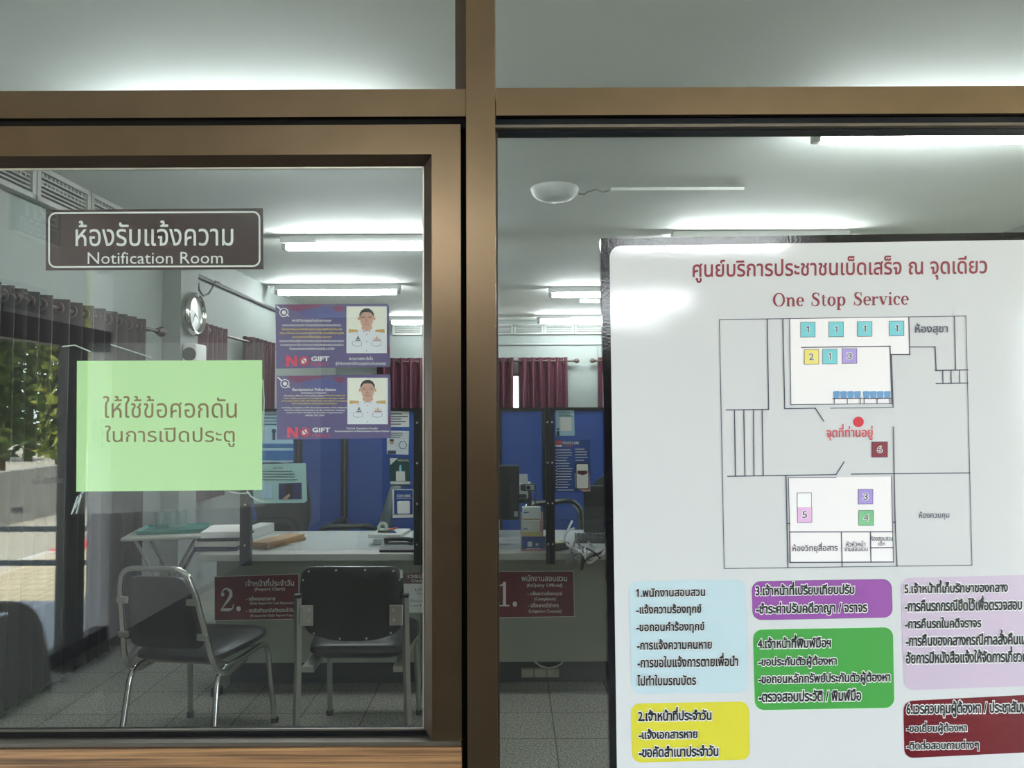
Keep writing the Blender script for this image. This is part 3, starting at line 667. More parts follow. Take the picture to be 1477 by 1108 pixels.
nogift([(397.3, 439.3), (558.5, 438.2), (561, 441), (562.8, 529.3), (398.3, 531.8)], 390, 430, (900, 98, 1378, 652),
 'purple No Gift Policy poster in Thai on the door glass, the upper of the two',
 [('สถานีตำรวจภูธรบ้านด่านลานหอย', 255, 245, 720, 290, 0), ('ขอประกาศเจตนารมณ์ว่า ข้าราชการตำรวจทุกนายในสถานีตำรวจ', 140, 303, 835, 342, 0),
  ('ไม่รับของขวัญและของกำนัลทุกชนิด จากการปฏิบัติหน้าที่ (No Gift', 132, 347, 850, 388, 1), ('Policy) ทั้งในขณะก่อนและหลังปฏิบัติหน้าที่ ซึ่งจะส่งผลให้เกิดการทุจริต', 112, 393, 868, 434, 1),
  ('และประพฤติมิชอบทั้งในปัจจุบันและอนาคต', 258, 440, 722, 480, 1), ('ตลอดจนการต้องปฏิบัติตามประกาศคณะกรรมการป้องกันและปราบปราม', 108, 490, 870, 527, 0),
  ('การทุจริตแห่งชาติ เรื่อง หลักเกณฑ์การรับทรัพย์สินหรือประโยชน์อื่นใด', 118, 534, 865, 572, 0), ('โดยธรรมจรรยาของเจ้าพนักงานของรัฐ พ.ศ.2563', 225, 580, 757, 620, 0),
  ('พ.ต.อ.ภาสกร เกิดโต', 930, 692, 1212, 734, 0), ('ผู้กำกับการสถานีตำรวจภูธรบ้านด่านลานหอย', 772, 752, 1365, 803, 0)],
 (185, 680, 320, 808), (400, 745), (482, 690, 697, 748), (485, 765, 697, 800))
nogift([(398.8, 542.3), (561.5, 540), (563, 543), (564, 632), (399.7, 634.3)], 390, 535, (912, 82, 1390, 632),
 'purple No Gift Policy poster in English on the door glass, the lower of the two',
 [('Bandanlanhoi Police Station', 262, 203, 777, 238, 0), ('Declaration of Intention :', 365, 250, 675, 270, 0), ('All police officers in the police station', 160, 285, 640, 308, 0), ('will not accept any', 650, 282, 888, 302, 1),
  ('kind of gifts, presents or benefits before, during or after', 160, 315, 880, 338, 1), ('performing duties (No Gift Policy) that may lead to corruption', 130, 345, 912, 370, 1), ('and misconduct in the present and future', 255, 375, 785, 402, 1),
  ('Including compliance with the announcement of the National', 138, 425, 905, 450, 0), ('Anti-Corruption Commission on the criteria for receiving', 165, 455, 880, 480, 0), ('assets or other benefits by the ethics of government', 190, 485, 858, 508, 0),
  ('officials, B.E. 2563', 412, 517, 637, 538, 0), ('Pol.Col. Phanakorn Kundlo', 903, 668, 1270, 692, 0), ('Superintendent of Bandanlanhoi Police Station', 762, 703, 1412, 730, 0)],
 (198, 665, 330, 795), (410, 725), (495, 672, 708, 728), (497, 748, 710, 780))

# ================================================================== ceiling lamps, vents, conduits
TUBE = mat('lit_tube', (246, 252, 255), .4, emit=100)
def lamp_parts(root, n, L=1.22):
    zt = -.09
    MB().rbox((0, 0, -.03), (L + .06, .075 if n == 1 else .15, .058), .008, 2).build('housing', WHITE, root)
    for k in range(n):
        y = 0 if n == 1 else (-.05 + .1 * k)
        MB().cyl((-L / 2 + .02, y, zt), (L / 2 - .02, y, zt), .018, n=14).build('lamp_tube', TUBE, root, smooth=True)
    for s in (-1, 1):
        MB().rbox((s * (L / 2 + .005), 0, -.065), (.035, .05 if n == 1 else .15, .075), .008, 2).build('lamp_holder', mat('holder_grey', (170, 174, 172), .5), root)
l1 = thing('ceiling_light', (-1.12, 3.36, H), 'tube lamp on the ceiling nearest the door, behind the top of the door frame', 'lamp', 'fluorescent ceiling lights', local=True); lamp_parts(l1, 1)
l2 = thing('ceiling_light', (.98, 10.3, H), 'farthest double tube lamp, low left of the white board above the vents', 'lamp', 'fluorescent ceiling lights', local=True); lamp_parts(l2, 2)
LS = [(l1, 1.98, 3.40, 'bright tube lamp running off the right edge just under the window top'), (l1, 1.80, 5.52, 'tube lamp whose glow shows just over the top edge of the white board'),
      (l1, -1.76, 7.74, 'tube lamp just above the two purple posters'), (l1, 1.02, 7.97, 'upper of the tube lamps seen left of the white board'),
      (l1, -1.02, 10.35, 'far tube lamp seen beside the officer of the upper purple poster'), (l1, -1.05, 5.6, 'tube lamp seen right of the Notification Room plate, above the next one')]
for src, x, y, lab in LS: dup(src, (x, y, H), 0, lab)
# hall lamps behind the camera (mirrored in the board and the frames)
for x, y, lab in ((-.80, -3.0, 'hall ceiling tube lamp behind the viewer, mirrored right of the Notification Room plate'), (1.36, -3.0, 'hall ceiling tube lamp behind the viewer, shining in the top edge of the board'), (1.34, -5.9, 'far hall ceiling tube lamp behind the viewer, shining in the board'), (1.34, -7.5, 'farthest hall ceiling tube lamp behind the viewer')):
    dup(l1, (x, y, H), 0, lab)
# ventilation grilles under the ceiling
VENT = mat('vent_white', (150, 154, 149), .5); VDARK = mat('vent_dark', (52, 56, 54), .8)
def vent(L, Hh):
    f = MB(); f.box(-L / 2, L / 2, 0, .05, -.028, 0); f.box(-L / 2, L / 2, 0, .05, -Hh, -Hh + .028); f.box(-L / 2, -L / 2 + .03, 0, .05, -Hh, 0); f.box(L / 2 - .03, L / 2, 0, .05, -Hh, 0)
    g = MB(); n = 6
    for i in range(1, n): z = -Hh + .028 + (Hh - .056) * i / n; g.box(-L / 2 + .03, L / 2 - .03, .012, .03, z - .0045, z + .0045)
    m = 12
    for i in range(1, m):
        x = -L / 2 + .03 + (L - .06) * i / m
        for z0, z1 in ((.5, .667), (.833, 1.0)): g.box(x - .006, x + .006, .014, .028, -Hh + .028 + (Hh - .056) * z0, -Hh + .028 + (Hh - .056) * z1)
    return f, g
def vent_thing(loc, rz, L, Hh, lab):
    t = thing('vent_grille', loc, lab, 'vent', 'vent grilles under the ceiling', local=True, rotz=rz)
    f, g = vent(L, Hh); f.build('frame', VENT, t); g.build('lattice', VENT, t); MB().box(-L / 2 + .02, L / 2 - .02, .04, .052, -Hh + .01, -.01).build('backing', VDARK, t); return t
va = vent_thing((XL + .055, 5.2, H - .005), R(90), .5, .19, 'vent grille on the left wall next to the pillar')
for k, w_ in enumerate(('second', 'third', 'fourth', 'fifth')):
    dup(va, (XL + .055, 5.2 - .51 * (k + 1), H - .005), R(90), 'vent grille on the left wall, %s one forward from the pillar' % w_)
vb = vent_thing((.24, YB - .055, H - .05), 0, .42, .15, 'back wall vent grille, second seen right of the mullion')
for k, lab in ((-1, 'back wall vent grille, first and cut by the mullion'), (1, 'back wall vent grille, third right of the mullion'), (2, 'back wall vent grille beside the white board with a lamp shining on it'), (-2, 'back wall vent grille behind the mullion, right half'), (-3, 'back wall vent grille behind the mullion, left half'), (-4, 'back wall vent grille beside the officer of the upper purple poster')):
    dup(vb, (.24 + .43 * k, YB - .055, H - .05), 0, lab)
COND = mat('conduit_grey', (120, 124, 124), .5)
def tubeobj(name, pts, r, m, lab, cat, n=8): return tag(MB().tube(pts, r, n).build(name, m, smooth=True), lab, cat)
zc = Z(497, YB - .02)
tubeobj('conduit', [(-1.2, YB - .015, zc), (1.9, YB - .015, zc)], .014, COND, 'thin grey conduit running along the back wall above the curtains', 'conduit')
xv = X(863, YB - .02); tubeobj('conduit', [(xv, YB - .015, zc - .016), (xv, YB - .015, .6)], .011, COND, 'upright grey conduit on the back wall beside the white board', 'conduit')
tubeobj('conduit', [(XL + .018, cy1 + .02, 2.54), (XL + .018, YB - .06, 2.53)], .018, mat('conduit_dark', (70, 74, 76), .5), 'dark conduit along the left wall behind the pillar', 'conduit')
cp = [onx(x, y, XL + .05) for x, y in ((286, 408), (287, 418), (293, 427), (301, 424), (308, 412), (311, 406), (317, 408))]
tubeobj('cable', cp, .008, mat('cable_dark', (60, 64, 66), .6), 'loose dark cable looping on the left wall beside the round clock', 'cable')
# round ceiling fitting with its wiring
dm = onz(800, 272, H)
t = thing('ceiling_fitting', dm, 'pale oval fitting on the ceiling left above the white board', 'ceiling fitting')
MB().lathe([(0, -.075), (.05, -.073), (.10, -.06), (.13, -.035), (.14, -.008), (.14, 0)], 28, M.Translation(dm)).build('dome', mat('fitting_white', (205, 210, 206), .35), t, smooth=True)
wv = [dm + V((.138, 0, -.03)), dm + V((.17, 0, -.035)), dm + V((.20, 0, -.018)), dm + V((.24, 0, -.008)), dm + V((.28, 0, -.02)), dm + V((.32, 0, -.012))]
MB().tube(wv, .005, 6).build('wire', COND, t, smooth=True)
tag(MB().box(dm.x + .33, dm.x + 1.1, dm.y - .012, dm.y + .012, H - .016, H).build('cable_trunking', CEIL), 'thin white trunking on the ceiling leading right from the oval fitting', 'trunking')

# ================================================================== left wall of the room
CURT = MAROON; SHADEC = mat('shaded_maroon_curtain', (20, 8, 13), .75)  # second cloth: the same maroon with the shade put into its colour
def curtain(name, p0, p1, z0, z1, waves, lab, group, amp=.045, cat='curtain', cloth=None):
    p0, p1 = V((*p0, 0)), V((*p1, 0)); u = (p1 - p0); L = u.length; u.normalize(); n = V((-u.y, u.x, 0)); N = waves * 12
    t = thing(name, (p0 + p1) / 2 + V((0, 0, z0)), lab, cat, group)
    b = MB(); rows = 7
    for side in (0, 1):
        base = len(b.v)
        for r_ in range(rows + 1):
            f = r_ / rows; z = z0 + (z1 - z0) * f
            for i in range(N + 1):
                a = i / N * waves * 2 * pi; k = amp * (.75 + .25 * f) * sin(a + .35 * sin(3 * f + i * .13))
                b.v.append(p0 + u * (L * i / N) + n * (k + side * .003) + V((0, 0, z)))
        for r_ in range(rows):
            for i in range(N):
                q = base + r_ * (N + 1) + i; q = [q, q + 1, q + N + 2, q + N + 1]
                b.f.append(q if side else q[::-1]); b.m.append(0)
    b.build('cloth', cloth or CURT, t, smooth=True)
    for i in range(waves):
        c = p0 + u * (L * (i + .5) / waves) + V((0, 0, z1 - .05))
        MB().lathe([(.022, -.003), (.034, -.004), (.034, .004), (.022, .003)], 14, M.Translation(c) @ u.to_track_quat('Z', 'Y').to_matrix().to_4x4()).build('eyelet', mat('eyelet_dark', (96, 72, 76), .4, .4), t, smooth=True)
    return t
rod_m = mat('rod_bronze', (66, 54, 48), .4, .5)
def rod(p0, p1, lab):
    p0, p1 = V(p0), V(p1); t = thing('curtain_rod', (p0 + p1) / 2, lab, 'curtain rod')
    MB().cyl(p0, p1, .012, n=10).build('pole', rod_m, t, smooth=True)
    u = (p1 - p0).normalized()
    wall_n = V((0, 1, 0)) if abs(u.x) > .5 else V((-1, 0, 0))
    for e in (p0 + u * .04, p1 - u * .04): MB().cyl(e, e + wall_n * .1, .008, n=8).build('bracket', rod_m, t, smooth=True)
    for e, s in ((p0, -1), (p1, 1)):
        q = u.to_track_quat('Z', 'Y').to_matrix().to_4x4() if s > 0 else (-u).to_track_quat('Z', 'Y').to_matrix().to_4x4()
        MB().lathe([(0, 0), (.02, .002), (.02, .015), (.012, .022), (.03, .045), (.036, .065), (.03, .085), (.01, .1), (0, .102)], 12, M.Translation(e) @ q).build('finial', rod_m, t, smooth=True)
    return t
zr1 = Z(521, YB - .1)
rod((-1.95, YB - .0995, zr1), (X(826, YB - .1), YB - .0995, zr1), 'curtain rod on the back wall with a knob end left of the white board')
rod((X(862, YB - .1), YB - .0995, zr1), (2.4, YB - .0995, zr1), 'curtain rod on the back wall reaching behind the white board')
zt_ = zr1 + .05
curtain('curtain', (X(748, YB - .1), YB - .1), (X(819, YB - .1), YB - .1), .66, zt_, 6, 'maroon eyelet curtain on the back wall right of the bright slit', 'maroon curtains')
curtain('curtain', (X(684, YB - .1), YB - .1), (X(741, YB - .1), YB - .1), .66, zt_, 5, 'maroon eyelet curtain on the back wall left of the bright slit', 'maroon curtains')
curtain('curtain', (-1.9, YB - .1), (X(676, YB - .1), YB - .1), .66, zt_, 10, 'wide maroon curtain on the back wall seen beside the purple posters', 'maroon curtains')
curtain('curtain', (X(863, YB - .1), YB - .1), (X(920, YB - .1), YB - .1), .66, zt_, 5, 'maroon curtain on the back wall just at the edge of the white board', 'maroon curtains')
rod((XL + .1, onx(283, 481, XL + .1).y + .25, 2.10), (XL + .1, 9.6, 2.10), 'curtain rod along the left wall behind the pillar')
curtain('curtain', (XL + .1, onx(286, 500, XL + .1).y), (XL + .1, onx(322, 500, XL + .1).y), .78, 2.15, 5, 'dark maroon curtain on the left wall next to the round clock', 'maroon curtains')
curtain('curtain', (XL + .1, onx(356, 500, XL + .1).y), (XL + .1, onx(392, 500, XL + .1).y), .78, 2.15, 6, 'maroon curtain on the left wall seen left of the purple posters', 'maroon curtains')
curtain('curtain', (XL + .1, 3.05), (XL + .1, onx(66, 500, XL + .1).y), .06, 2.06, 9, 'maroon curtain, colour darkened for shade, on the left wall at the left edge of the glass', 'maroon curtains', cloth=SHADEC)
curtain('curtain', (XL + .1, onx(72, 500, XL + .1).y), (XL + .1, onx(204, 500, XL + .1).y), .06, 2.06, 8, 'maroon curtain, colour darkened for shade, on the left wall behind the green paper', 'maroon curtains', cloth=SHADEC)
rod((XL + .1, 2.95, 2.01), (XL + .1, onx(226, 500, XL + .1).y, 2.01), 'curtain rod on the left wall with its knob beside the white pillar')
# round clock on the right face of the pillar
ck = onx(276, 454, cx1); ck.y = (cy0 + cy1) / 2 + .0
t = thing('wall_clock', ck, 'round chrome rimmed clock on the side of the white pillar', 'clock')
mt = M.Translation(V((cx1 + .001, ck.y, ck.z))) @ M.Rotation(R(90), 4, 'Y')
MB().lathe([(.12, 0), (.155, 0), (.163, .02), (.160, .05), (.146, .065), (.132, .06), (.126, .045), (.12, .04)], 40, mt).build('rim', CHROME, t, smooth=True)
MB().lathe([(0, .002), (.125, .002), (.125, .038), (0, .042)], 40, mt).build('dial', mat('dial_grey', (188, 194, 190), .25), t, smooth=True)
for a_, L in ((60, .06), (-40, .085)):
    MB().prism([mt @ V((-.006, -.01, .044)), mt @ V((.006, -.01, .044)), mt @ V((L * cos(R(a_)), L * sin(R(a_)), .044))], (.002, 0, 0)).build('hand', INK, t)
bx = onx(272, 520, cx1); bz1_ = Z(497, bx.y)
t = thing('wall_dispenser', (cx1, ck.y, bx.z), 'small white box with a dark round emblem on the pillar under the clock', 'dispenser')
zb0 = CAM.z + (onx(272, 560, cx1).z - CAM.z); zb1 = onx(272, 497, cx1).z
MB().rbox((cx1 + .05, ck.y - .02, (zb0 + zb1) / 2), (.098, .2, zb1 - zb0), .015, 3).build('case', WHITE, t, smooth=True)
MB().lathe([(0, 0), (.05, 0), (.05, .002), (0, .002)], 24, M.Translation(V((cx1 + .05, ck.y - .1195, zb1 - .08))) @ M.Rotation(R(90), 4, 'X')).build('emblem', mat('emblem_dark', (50, 54, 58), .5), t)

# folding table with tray and glasses
fc = onz(247, 766, .74)
t = thing('folding_table', (fc.x, fc.y, 0), 'small folding table with crossed grey legs by the white pillar', 'table', local=True, rotz=R(12))
TM = mat('table_top', (176, 180, 172), .45); LM = mat('leg_grey', (150, 152, 148), .4, .5)
MB().rbox((0, 0, .728), (.46, .42, .022), .009, 2).build('table_top', TM, t, smooth=True)
for sx, (a_, c) in ((-.17, (-.2, .2)), (.17, (-.2, .2))):
    pass
for y in (-.16, .16):
    MB().tube([(-.20, y, .012), (.17, y, .716)], .011, 8).build('leg', LM, t, smooth=True)
    yy = y * .86
    MB().tube([(.20, yy, .012), (-.17, yy, .716)], .011, 8).build('leg', LM, t, smooth=True)
MB().tube([(-.20, -.16, .02), (-.20, .16, .02)], .010, 8).build('crossbar', LM, t, smooth=True)
MB().tube([(.20, -.138, .02), (.20, .138, .02)], .010, 8).build('crossbar', LM, t, smooth=True)
tr = thing('serving_tray', (fc.x + .01, fc.y + .02, .739), 'teal serving tray on the small folding table', 'tray', local=True, rotz=R(12))
b = MB(); TE = mat('tray_teal', (62, 128, 118), .4)
b.rbox((0, 0, .006), (.36, .27, .008), .003, 2)
b.build('tray_base', TE, tr)
b = MB(); P_ = [V((sx * x, sy * y, 0)) for sx, sy, x, y in ((-1, -1, .176, .131), (1, -1, .176, .131), (1, 1, .176, .131), (-1, 1, .176, .131))]
for i in range(4):
    a_, c = P_[i], P_[(i + 1) % 4]; o_ = 1.07
    b.add([a_ + V((0, 0, .004)), c + V((0, 0, .004)), c * o_ + V((0, 0, .022)), a_ * o_ + V((0, 0, .022)), a_ * .98 + V((0, 0, .01)), c * .98 + V((0, 0, .01)), c * 1.05 + V((0, 0, .022)), a_ * 1.05 + V((0, 0, .022))], [(0, 1, 2, 3), (4, 7, 6, 5), (3, 2, 6, 7), (0, 4, 5, 1)])
b.build('tray_rim', TE, tr)
g0 = None
for px, py, lab in ((231, 762, 'leftmost drinking glass on the teal tray'), (244, 759, 'second drinking glass from the left on the teal tray'), (250, 763, 'clear drinking glass in front of the others on the teal tray'), (262, 760, 'rightmost drinking glass on the teal tray')):
    p = onz(px, py, .7495)
    if g0 is None:
        b = MB().lathe([(0, 0), (.026, 0), (.033, .1), (.0315, .1), (.0245, .006), (0, .006)], 20, M.Translation(p)); g0 = tag(b.build('drinking_glass', DRINK, smooth=True, origin=p), lab, 'glass', 'glasses on the tray')
    else:
        o = g0.copy(); COL.objects.link(o); o.location = p; o['label'] = lab

# ================================================================== counter desks, screens, partitions
DF, DP, DB = 3.85, 4.05, 4.60                # front edge, front panel, back edge of the desks
def desk(x0, x1, lab):
    t = thing('counter_desk', ((x0 + x1) / 2, (DF + DB) / 2, 0), lab, 'desk', 'counter desks')
    MB().rbox(((x0 + x1) / 2, (DF + DB) / 2, .732), (x1 - x0, DB - DF, .036), .004, 2).build('desk_top', DESK, t)
    MB().box(x0 + .02, x1 - .02, DP, DP + .02, .152, .714).build('front_panel', PANEL, t)
    MB().box(x0 + .02, x1 - .02, DP + .14, DP + .16, 0, .2).build('recess_shade_board', mat('recess_shade', (46, 50, 54), .5), t)  # dark board painted in for the shade of the open recess under the counter
    for a in (x0 + .02, x1 - .045): MB().box(a, a + .025, DP + .021, DB - .02, 0, .714).build('side_panel', PANEL, t)
    return t
xa, xb = X(287, DF), X(606, DF)
dk = desk(xa, xb - .003, 'pale grey counter desk with the maroon number 2 sign on its front')
MB().box(xa + .02, xa + .06, DP - .06, DP - .001, 0, .04).build('foot', BLACK, dk)
desk(xb + .003, 1.15, 'pale grey counter desk with the maroon number 1 sign on its front')
desk(1.156, 2.6, 'pale grey counter desk behind the white board')
ZTOP = Z(588, DF - .02)
def screen(x0, x1, w0, w1, lab):
    t = thing('counter_screen', ((x0 + x1) / 2, DF - .02, .69), lab, 'screen', 'clear screens on the counter')
    for a, w in ((x0, w0), (x1 - w1, w1)):
        f = MB().box(a, a + w, DF - .036, DF - .003, .70, ZTOP).build('post', BLACKM, t)
        for z in (.8, 1.0, 1.2, 1.4): MB().cyl((a + w / 2, DF - .039, z), (a + w / 2, DF - .035, z), .005, n=8).build('rivet', SILVER, f)
    MB().box(x0 + w0, x1 - w1, DF - .03, DF - .008, ZTOP - .012, ZTOP).build('top_rail', BLACKM, t)
    MB().box(x0 + w0, x1 - w1, DF - .022, DF - .018, .775, ZTOP - .012).build('clear_pane', ACRYL, t)
    return t
q = lambda p: X(p, DF - .03, 690)
screen(q(347), q(606.5), q(362) - q(347), q(606.5) - q(597), 'black framed clear screen on the number 2 counter desk')
screen(q(607), q(793), q(616) - q(607), q(793) - q(787), 'black framed clear screen on the number 1 counter desk, left of the middle post')
screen(q(793.3), q(990), q(800) - q(793.3), .03, 'black framed clear screen with a blue poster, right of the middle post')
# blue office partitions behind
PY = 5.88; zp = Z(588, PY)
for i, (a, c, lab) in enumerate(((355, 431, 'blue partition panel behind the teal sheet, left of the bright one'), (433, 497, 'bright blue partition panel under the purple posters'), (499, 604, 'blue partition panel behind the grey office chair'),
                  (606, 718, 'blue partition panel hidden mostly by the mullion'), (720, 786, 'blue partition panel behind the webcam'), (788, 905, 'blue partition panel behind the blue poster on the clear screen'))):
    x0, x1 = X(a, PY), X(c, PY); t = thing('partition_panel', ((x0 + x1) / 2, PY, 0), lab, 'partition', 'blue office partitions')
    fw = .022
    MB().box(x0 + fw, x1 - fw, PY - .015, PY + .015, .06, zp - .03).build('fabric_panel', BLUEP, t)
    for u0, u1 in ((x0, x0 + fw), (x1 - fw, x1)): MB().box(u0, u1, PY - .022, PY + .022, 0, zp).build('post', BLACKM, t)
    MB().box(x0 + fw, x1 - fw, PY - .022, PY + .022, zp - .03, zp).build('top_rail', BLACKM, t)
    MB().box(x0 + fw, x1 - fw, PY - .02, PY + .02, .02, .06).build('bottom_rail', BLACKM, t)
# signs on the counter fronts
CS = DP - .004
C1, C2 = CS - .0006, CS - .0012
def csign(name, pts, m, lab, cat='sign'): return notice(name, pts, m, lab, cat, d=CS, th=.0038)
s2 = csign('counter_sign', [(309.5, 832), (431, 828), (431, 893), (309.5, 895.5)], SIGNRED, 'maroon counter sign for the report clerk, left of the straight chair')
b = MB(); F = (309.5, 832, 431, 894)
for p, r_ in (((309.5, 832), (431, 828)), ((431, 828), (431, 893)), ((431, 893), (309.5, 895.5)), ((309.5, 895.5), (309.5, 832))): line(b, p, r_, .8, C1)
b.build('border_line', WINK, s2)
k = lambda x, y: (300 + x / 10.55, 820 + y / 10.55)
def t10(b, txt, x0, y0, x1, y1, off=.008, mi=0, slope=-.012, font=layout): p, r_ = k(x0, y0), k(x1, y1); put(b, txt, (*p, *r_), C2, mi, off=off, slope=slope, font=font)
b = MB(); t10(b, '2.', 195, 290, 500, 656, font=serif); t10(b, 'เจ้าหน้าที่ประจำวัน', 570, 150, 1310, 268, .014); t10(b, '(Report Clerk)', 708, 290, 1172, 350, .02)
t10(b, '- แจ้งเอกสารหาย', 580, 425, 1025, 490, .02); t10(b, '(Daily Report For Lost Document)', 640, 508, 1318, 558, .012); t10(b, '- ขอคัดสำเนาบันทึกประจำวัน', 580, 600, 1315, 668, .018); t10(b, '(Request for Daily Report Copy)', 645, 695, 1318, 745, .012)
b.build('lettering', WINK, s2)
s1 = csign('counter_sign', [(697, 824.5), (827.5, 824), (828.5, 889.5), (697, 891.5)], SIGNRED, 'maroon counter sign for the inquiry official, right of the mullion')
b = MB()
for p, r_ in (((697, 824.5), (827.5, 824)), ((827.5, 824), (828.5, 889.5)), ((828.5, 889.5), (697, 891.5))): line(b, p, r_, .8, C1)
b.build('border_line', WINK, s1)
k = lambda x, y: (650 + x / 5.47, 780 + y / 5.47)
b = MB(); t10(b, '1.', 385, 325, 525, 522, font=serif, slope=0); t10(b, 'พนักงานสอบสวน', 560, 270, 918, 320, .014, slope=0); t10(b, '(InQuiry Official)', 600, 338, 882, 372, .02, slope=0); t10(b, '- แจ้งความร้องทุกข์', 606, 400, 882, 440, .018, slope=0)
t10(b, '(Complaints)', 660, 447, 830, 480, .012, slope=0); t10(b, '- ปรึกษาคดีต่างๆ', 608, 490, 850, 535, .018, slope=0); t10(b, '(Litigation Counsel)', 616, 543, 876, 575, .012, slope=0)
b.build('lettering', WINK, s1)
s3 = csign('counter_sign', [(577, 826), (692, 826), (692, 884), (577, 884)], PAPER, 'white and grey brown counter sheet about daily duty, cut by the door frame')
b = MB(); quad(b, [(577, 826), (692, 826), (692, 842), (577, 842)], C1); b.build('header_band', mat('band_brown', (110, 88, 86), .5), s3)
b = MB(); put(b, 'เวรประจำวัน', (588, 828, 648, 834), C2, off=.012); put(b, 'Daily Duty', (594, 835.5, 632, 841.5), C2); b.build('header_lettering', WINK, s3)
b = MB(); put(b, 'บริการ', (599, 848, 625, 853), C2); put(b, 'Complaint', (601, 854, 632, 859), C2); put(b, 'ผู้แจ้งเอกสารหาย', (584, 864, 632, 870), C2); put(b, 'Lost Report', (592, 872, 625, 876), C2); b.build('lettering', mat('grey_ink', (110, 112, 112), .6), s3)

# notices stuck on the clear screens
ND = DF - .0235
N1, N2, N3 = ND - .0012, ND - .0024, ND - .0036
def snotice(name, pts, m, lab): return notice(name, pts, m, lab, 'notice', d=ND, th=.0012)
def rows(b, x0, x1, y0, y1, n, th, d, mi=0, seed=1):
    rr = random.Random(seed)
    for i in range(n):
        y = y0 + (y1 - y0) * i / max(1, n - 1); line(b, (x0, y), (x0 + (x1 - x0) * rr.uniform(.55, 1), y), th, d, mi)
NB = mat('notice_blue', (62, 116, 176), .5); NTEAL = mat('notice_teal', (172, 212, 210), .6); NLB = mat('notice_pale_blue', (178, 214, 232), .6); NNAVY = mat('notice_navy', (30, 70, 140), .5); NGRN = mat('notice_green', (38, 74, 72), .5); NINK = mat('notice_ink', (70, 84, 100), .6)
n = snotice('screen_notice', [(372, 590), (423, 590), (423, 667), (372, 667)], NLB, 'pale blue leaflet on the screen below left of the purple posters')
b = MB(); rows(b, 380, 412, 594, 612, 5, 1.1, N1, seed=3); disc(b, 395, 622, 3.2, N1); line(b, (395, 626), (395, 633), 4, N1); b.build('printed_text', NINK, n)
b = MB(); quad(b, [(372, 640), (423, 640), (423, 646), (372, 646)], N1); quad(b, [(372, 650), (423, 650), (423, 664), (372, 664)], N1); b.build('blue_band', NB, n)
n = snotice('screen_notice', [(364, 670), (441, 668), (443, 722), (439, 725.5), (366, 726.5)], NTEAL, 'teal sheet with a dark phone picture on the screen beside the green paper')
b = MB(); put(b, 'ประกาศ', (394, 673, 408, 677), N1); rows(b, 376, 430, 680, 692, 4, 1.2, N1, seed=5); b.build('printed_text', NINK, n)
b = MB(); quad(b, [(402, 697.5), (435, 696.5), (435.5, 720), (402, 720.5)], N1, 0); quad(b, rrect((412, 698.5), (422, 698.3), (422, 719), (412, 719.2), 1.2), N2, 1); quad(b, [(407, 720), (417, 712), (419, 715), (414, 720.2)], N3, 2); quad(b, [(374, 698), (393, 698), (393, 719), (374, 719)], N1, 3); b.build('printed_picture', [mat('picture_navy', (44, 50, 92), .5), mat('picture_black', (16, 16, 22), .4), mat('picture_skin', (196, 156, 130), .6), NLB], n)
n = snotice('screen_notice', [(560, 593), (590, 594), (590, 616), (560, 616)], PAPER, 'small white card at the top right of the left clear screen')
b = MB(); rows(b, 563, 588, 597, 612, 5, 1.4, N1, seed=8); b.build('printed_text', NINK, n)
n = snotice('screen_notice', [(558, 621), (590, 622), (589, 656), (558, 655)], mat('card_white', (216, 222, 228), .6), 'white identity notice with a small portrait on the left clear screen')
b = MB(); rows(b, 561, 587, 625, 631, 3, 1.0, N1, seed=9); quad(b, [(559, 650), (571, 650), (571, 655), (559, 655)], N1); b.build('printed_text', NINK, n)
b = MB(); disc(b, 565, 637.5, 3.1, N1, 1, 16, 4); disc(b, 565, 635, 3.1, N2, 2, 12, 1.8); quad(b, [(558.5, 650), (558.8, 645), (562, 642), (568, 642), (571.5, 645), (572, 650)], N1, 0); b.build('portrait', [UNI, SKIN, HAIR], n)
b = MB(); ring(b, 581, 642, 5.2, 6.4, N1, n=6); b.build('printed_mark', NB, n)
n = snotice('screen_notice', [(562.5, 661), (590, 661.5), (592, 701), (563, 701)], NGRN, 'dark green notice with a glowing candle shape on the left clear screen')
b = MB(); quad(b, [(562.5, 661), (574, 661.2), (562.7, 671)], N1, 0); quad(b, [(571, 680), (584, 680), (584.5, 694), (571, 694)], N1, 0); quad(b, [(575.5, 680), (576, 673), (577.5, 670), (579, 673), (579.5, 680)], N1, 1); quad(b, [(563, 694.5), (591.5, 694.5), (591.8, 698.5), (563, 698.5)], N1, 0); b.build('printed_picture', [mat('white_print', (220, 224, 222), .6), mat('cyan_print', (130, 210, 226), .5)], n)
b = MB(); put(b, 'PEOPLE POLL', (574, 663, 590, 665.5), N2); b.build('lettering', WINK, n)
n = snotice('screen_notice', [(566, 706), (596.3, 706), (596.3, 746.5), (566.5, 747)], PAPER, 'blue SCAN HERE notice at the lower right of the left clear screen')
b = MB(); quad(b, [(568.2, 707), (595.2, 707), (595.2, 742), (568.4, 742.4)], N1); b.build('printed_ground', NNAVY, n)
b = MB(); put(b, 'SCAN HERE', (572.5, 713.5, 592, 717), N2, off=.02); line(b, (572, 719), (593, 718.8), .7, N2); quad(b, rrect((573, 723), (591, 722.6), (591.2, 741), (573.2, 741.4), 1.5), N2); b.build('lettering', WINK, n)
n = snotice('screen_notice', [(801.5, 592), (828, 592), (829, 628.5), (802, 629)], NLB, 'pale blue notice on the screen right of the middle post, above the blue poster')
b = MB(); rows(b, 806, 826, 595, 600, 3, .9, N1, seed=11); quad(b, [(803, 622), (807, 622), (807, 629), (803, 629)], N1); disc(b, 805, 619, 1.5, N1); b.build('printed_text', mat('green_ink', (40, 86, 70), .6), n)
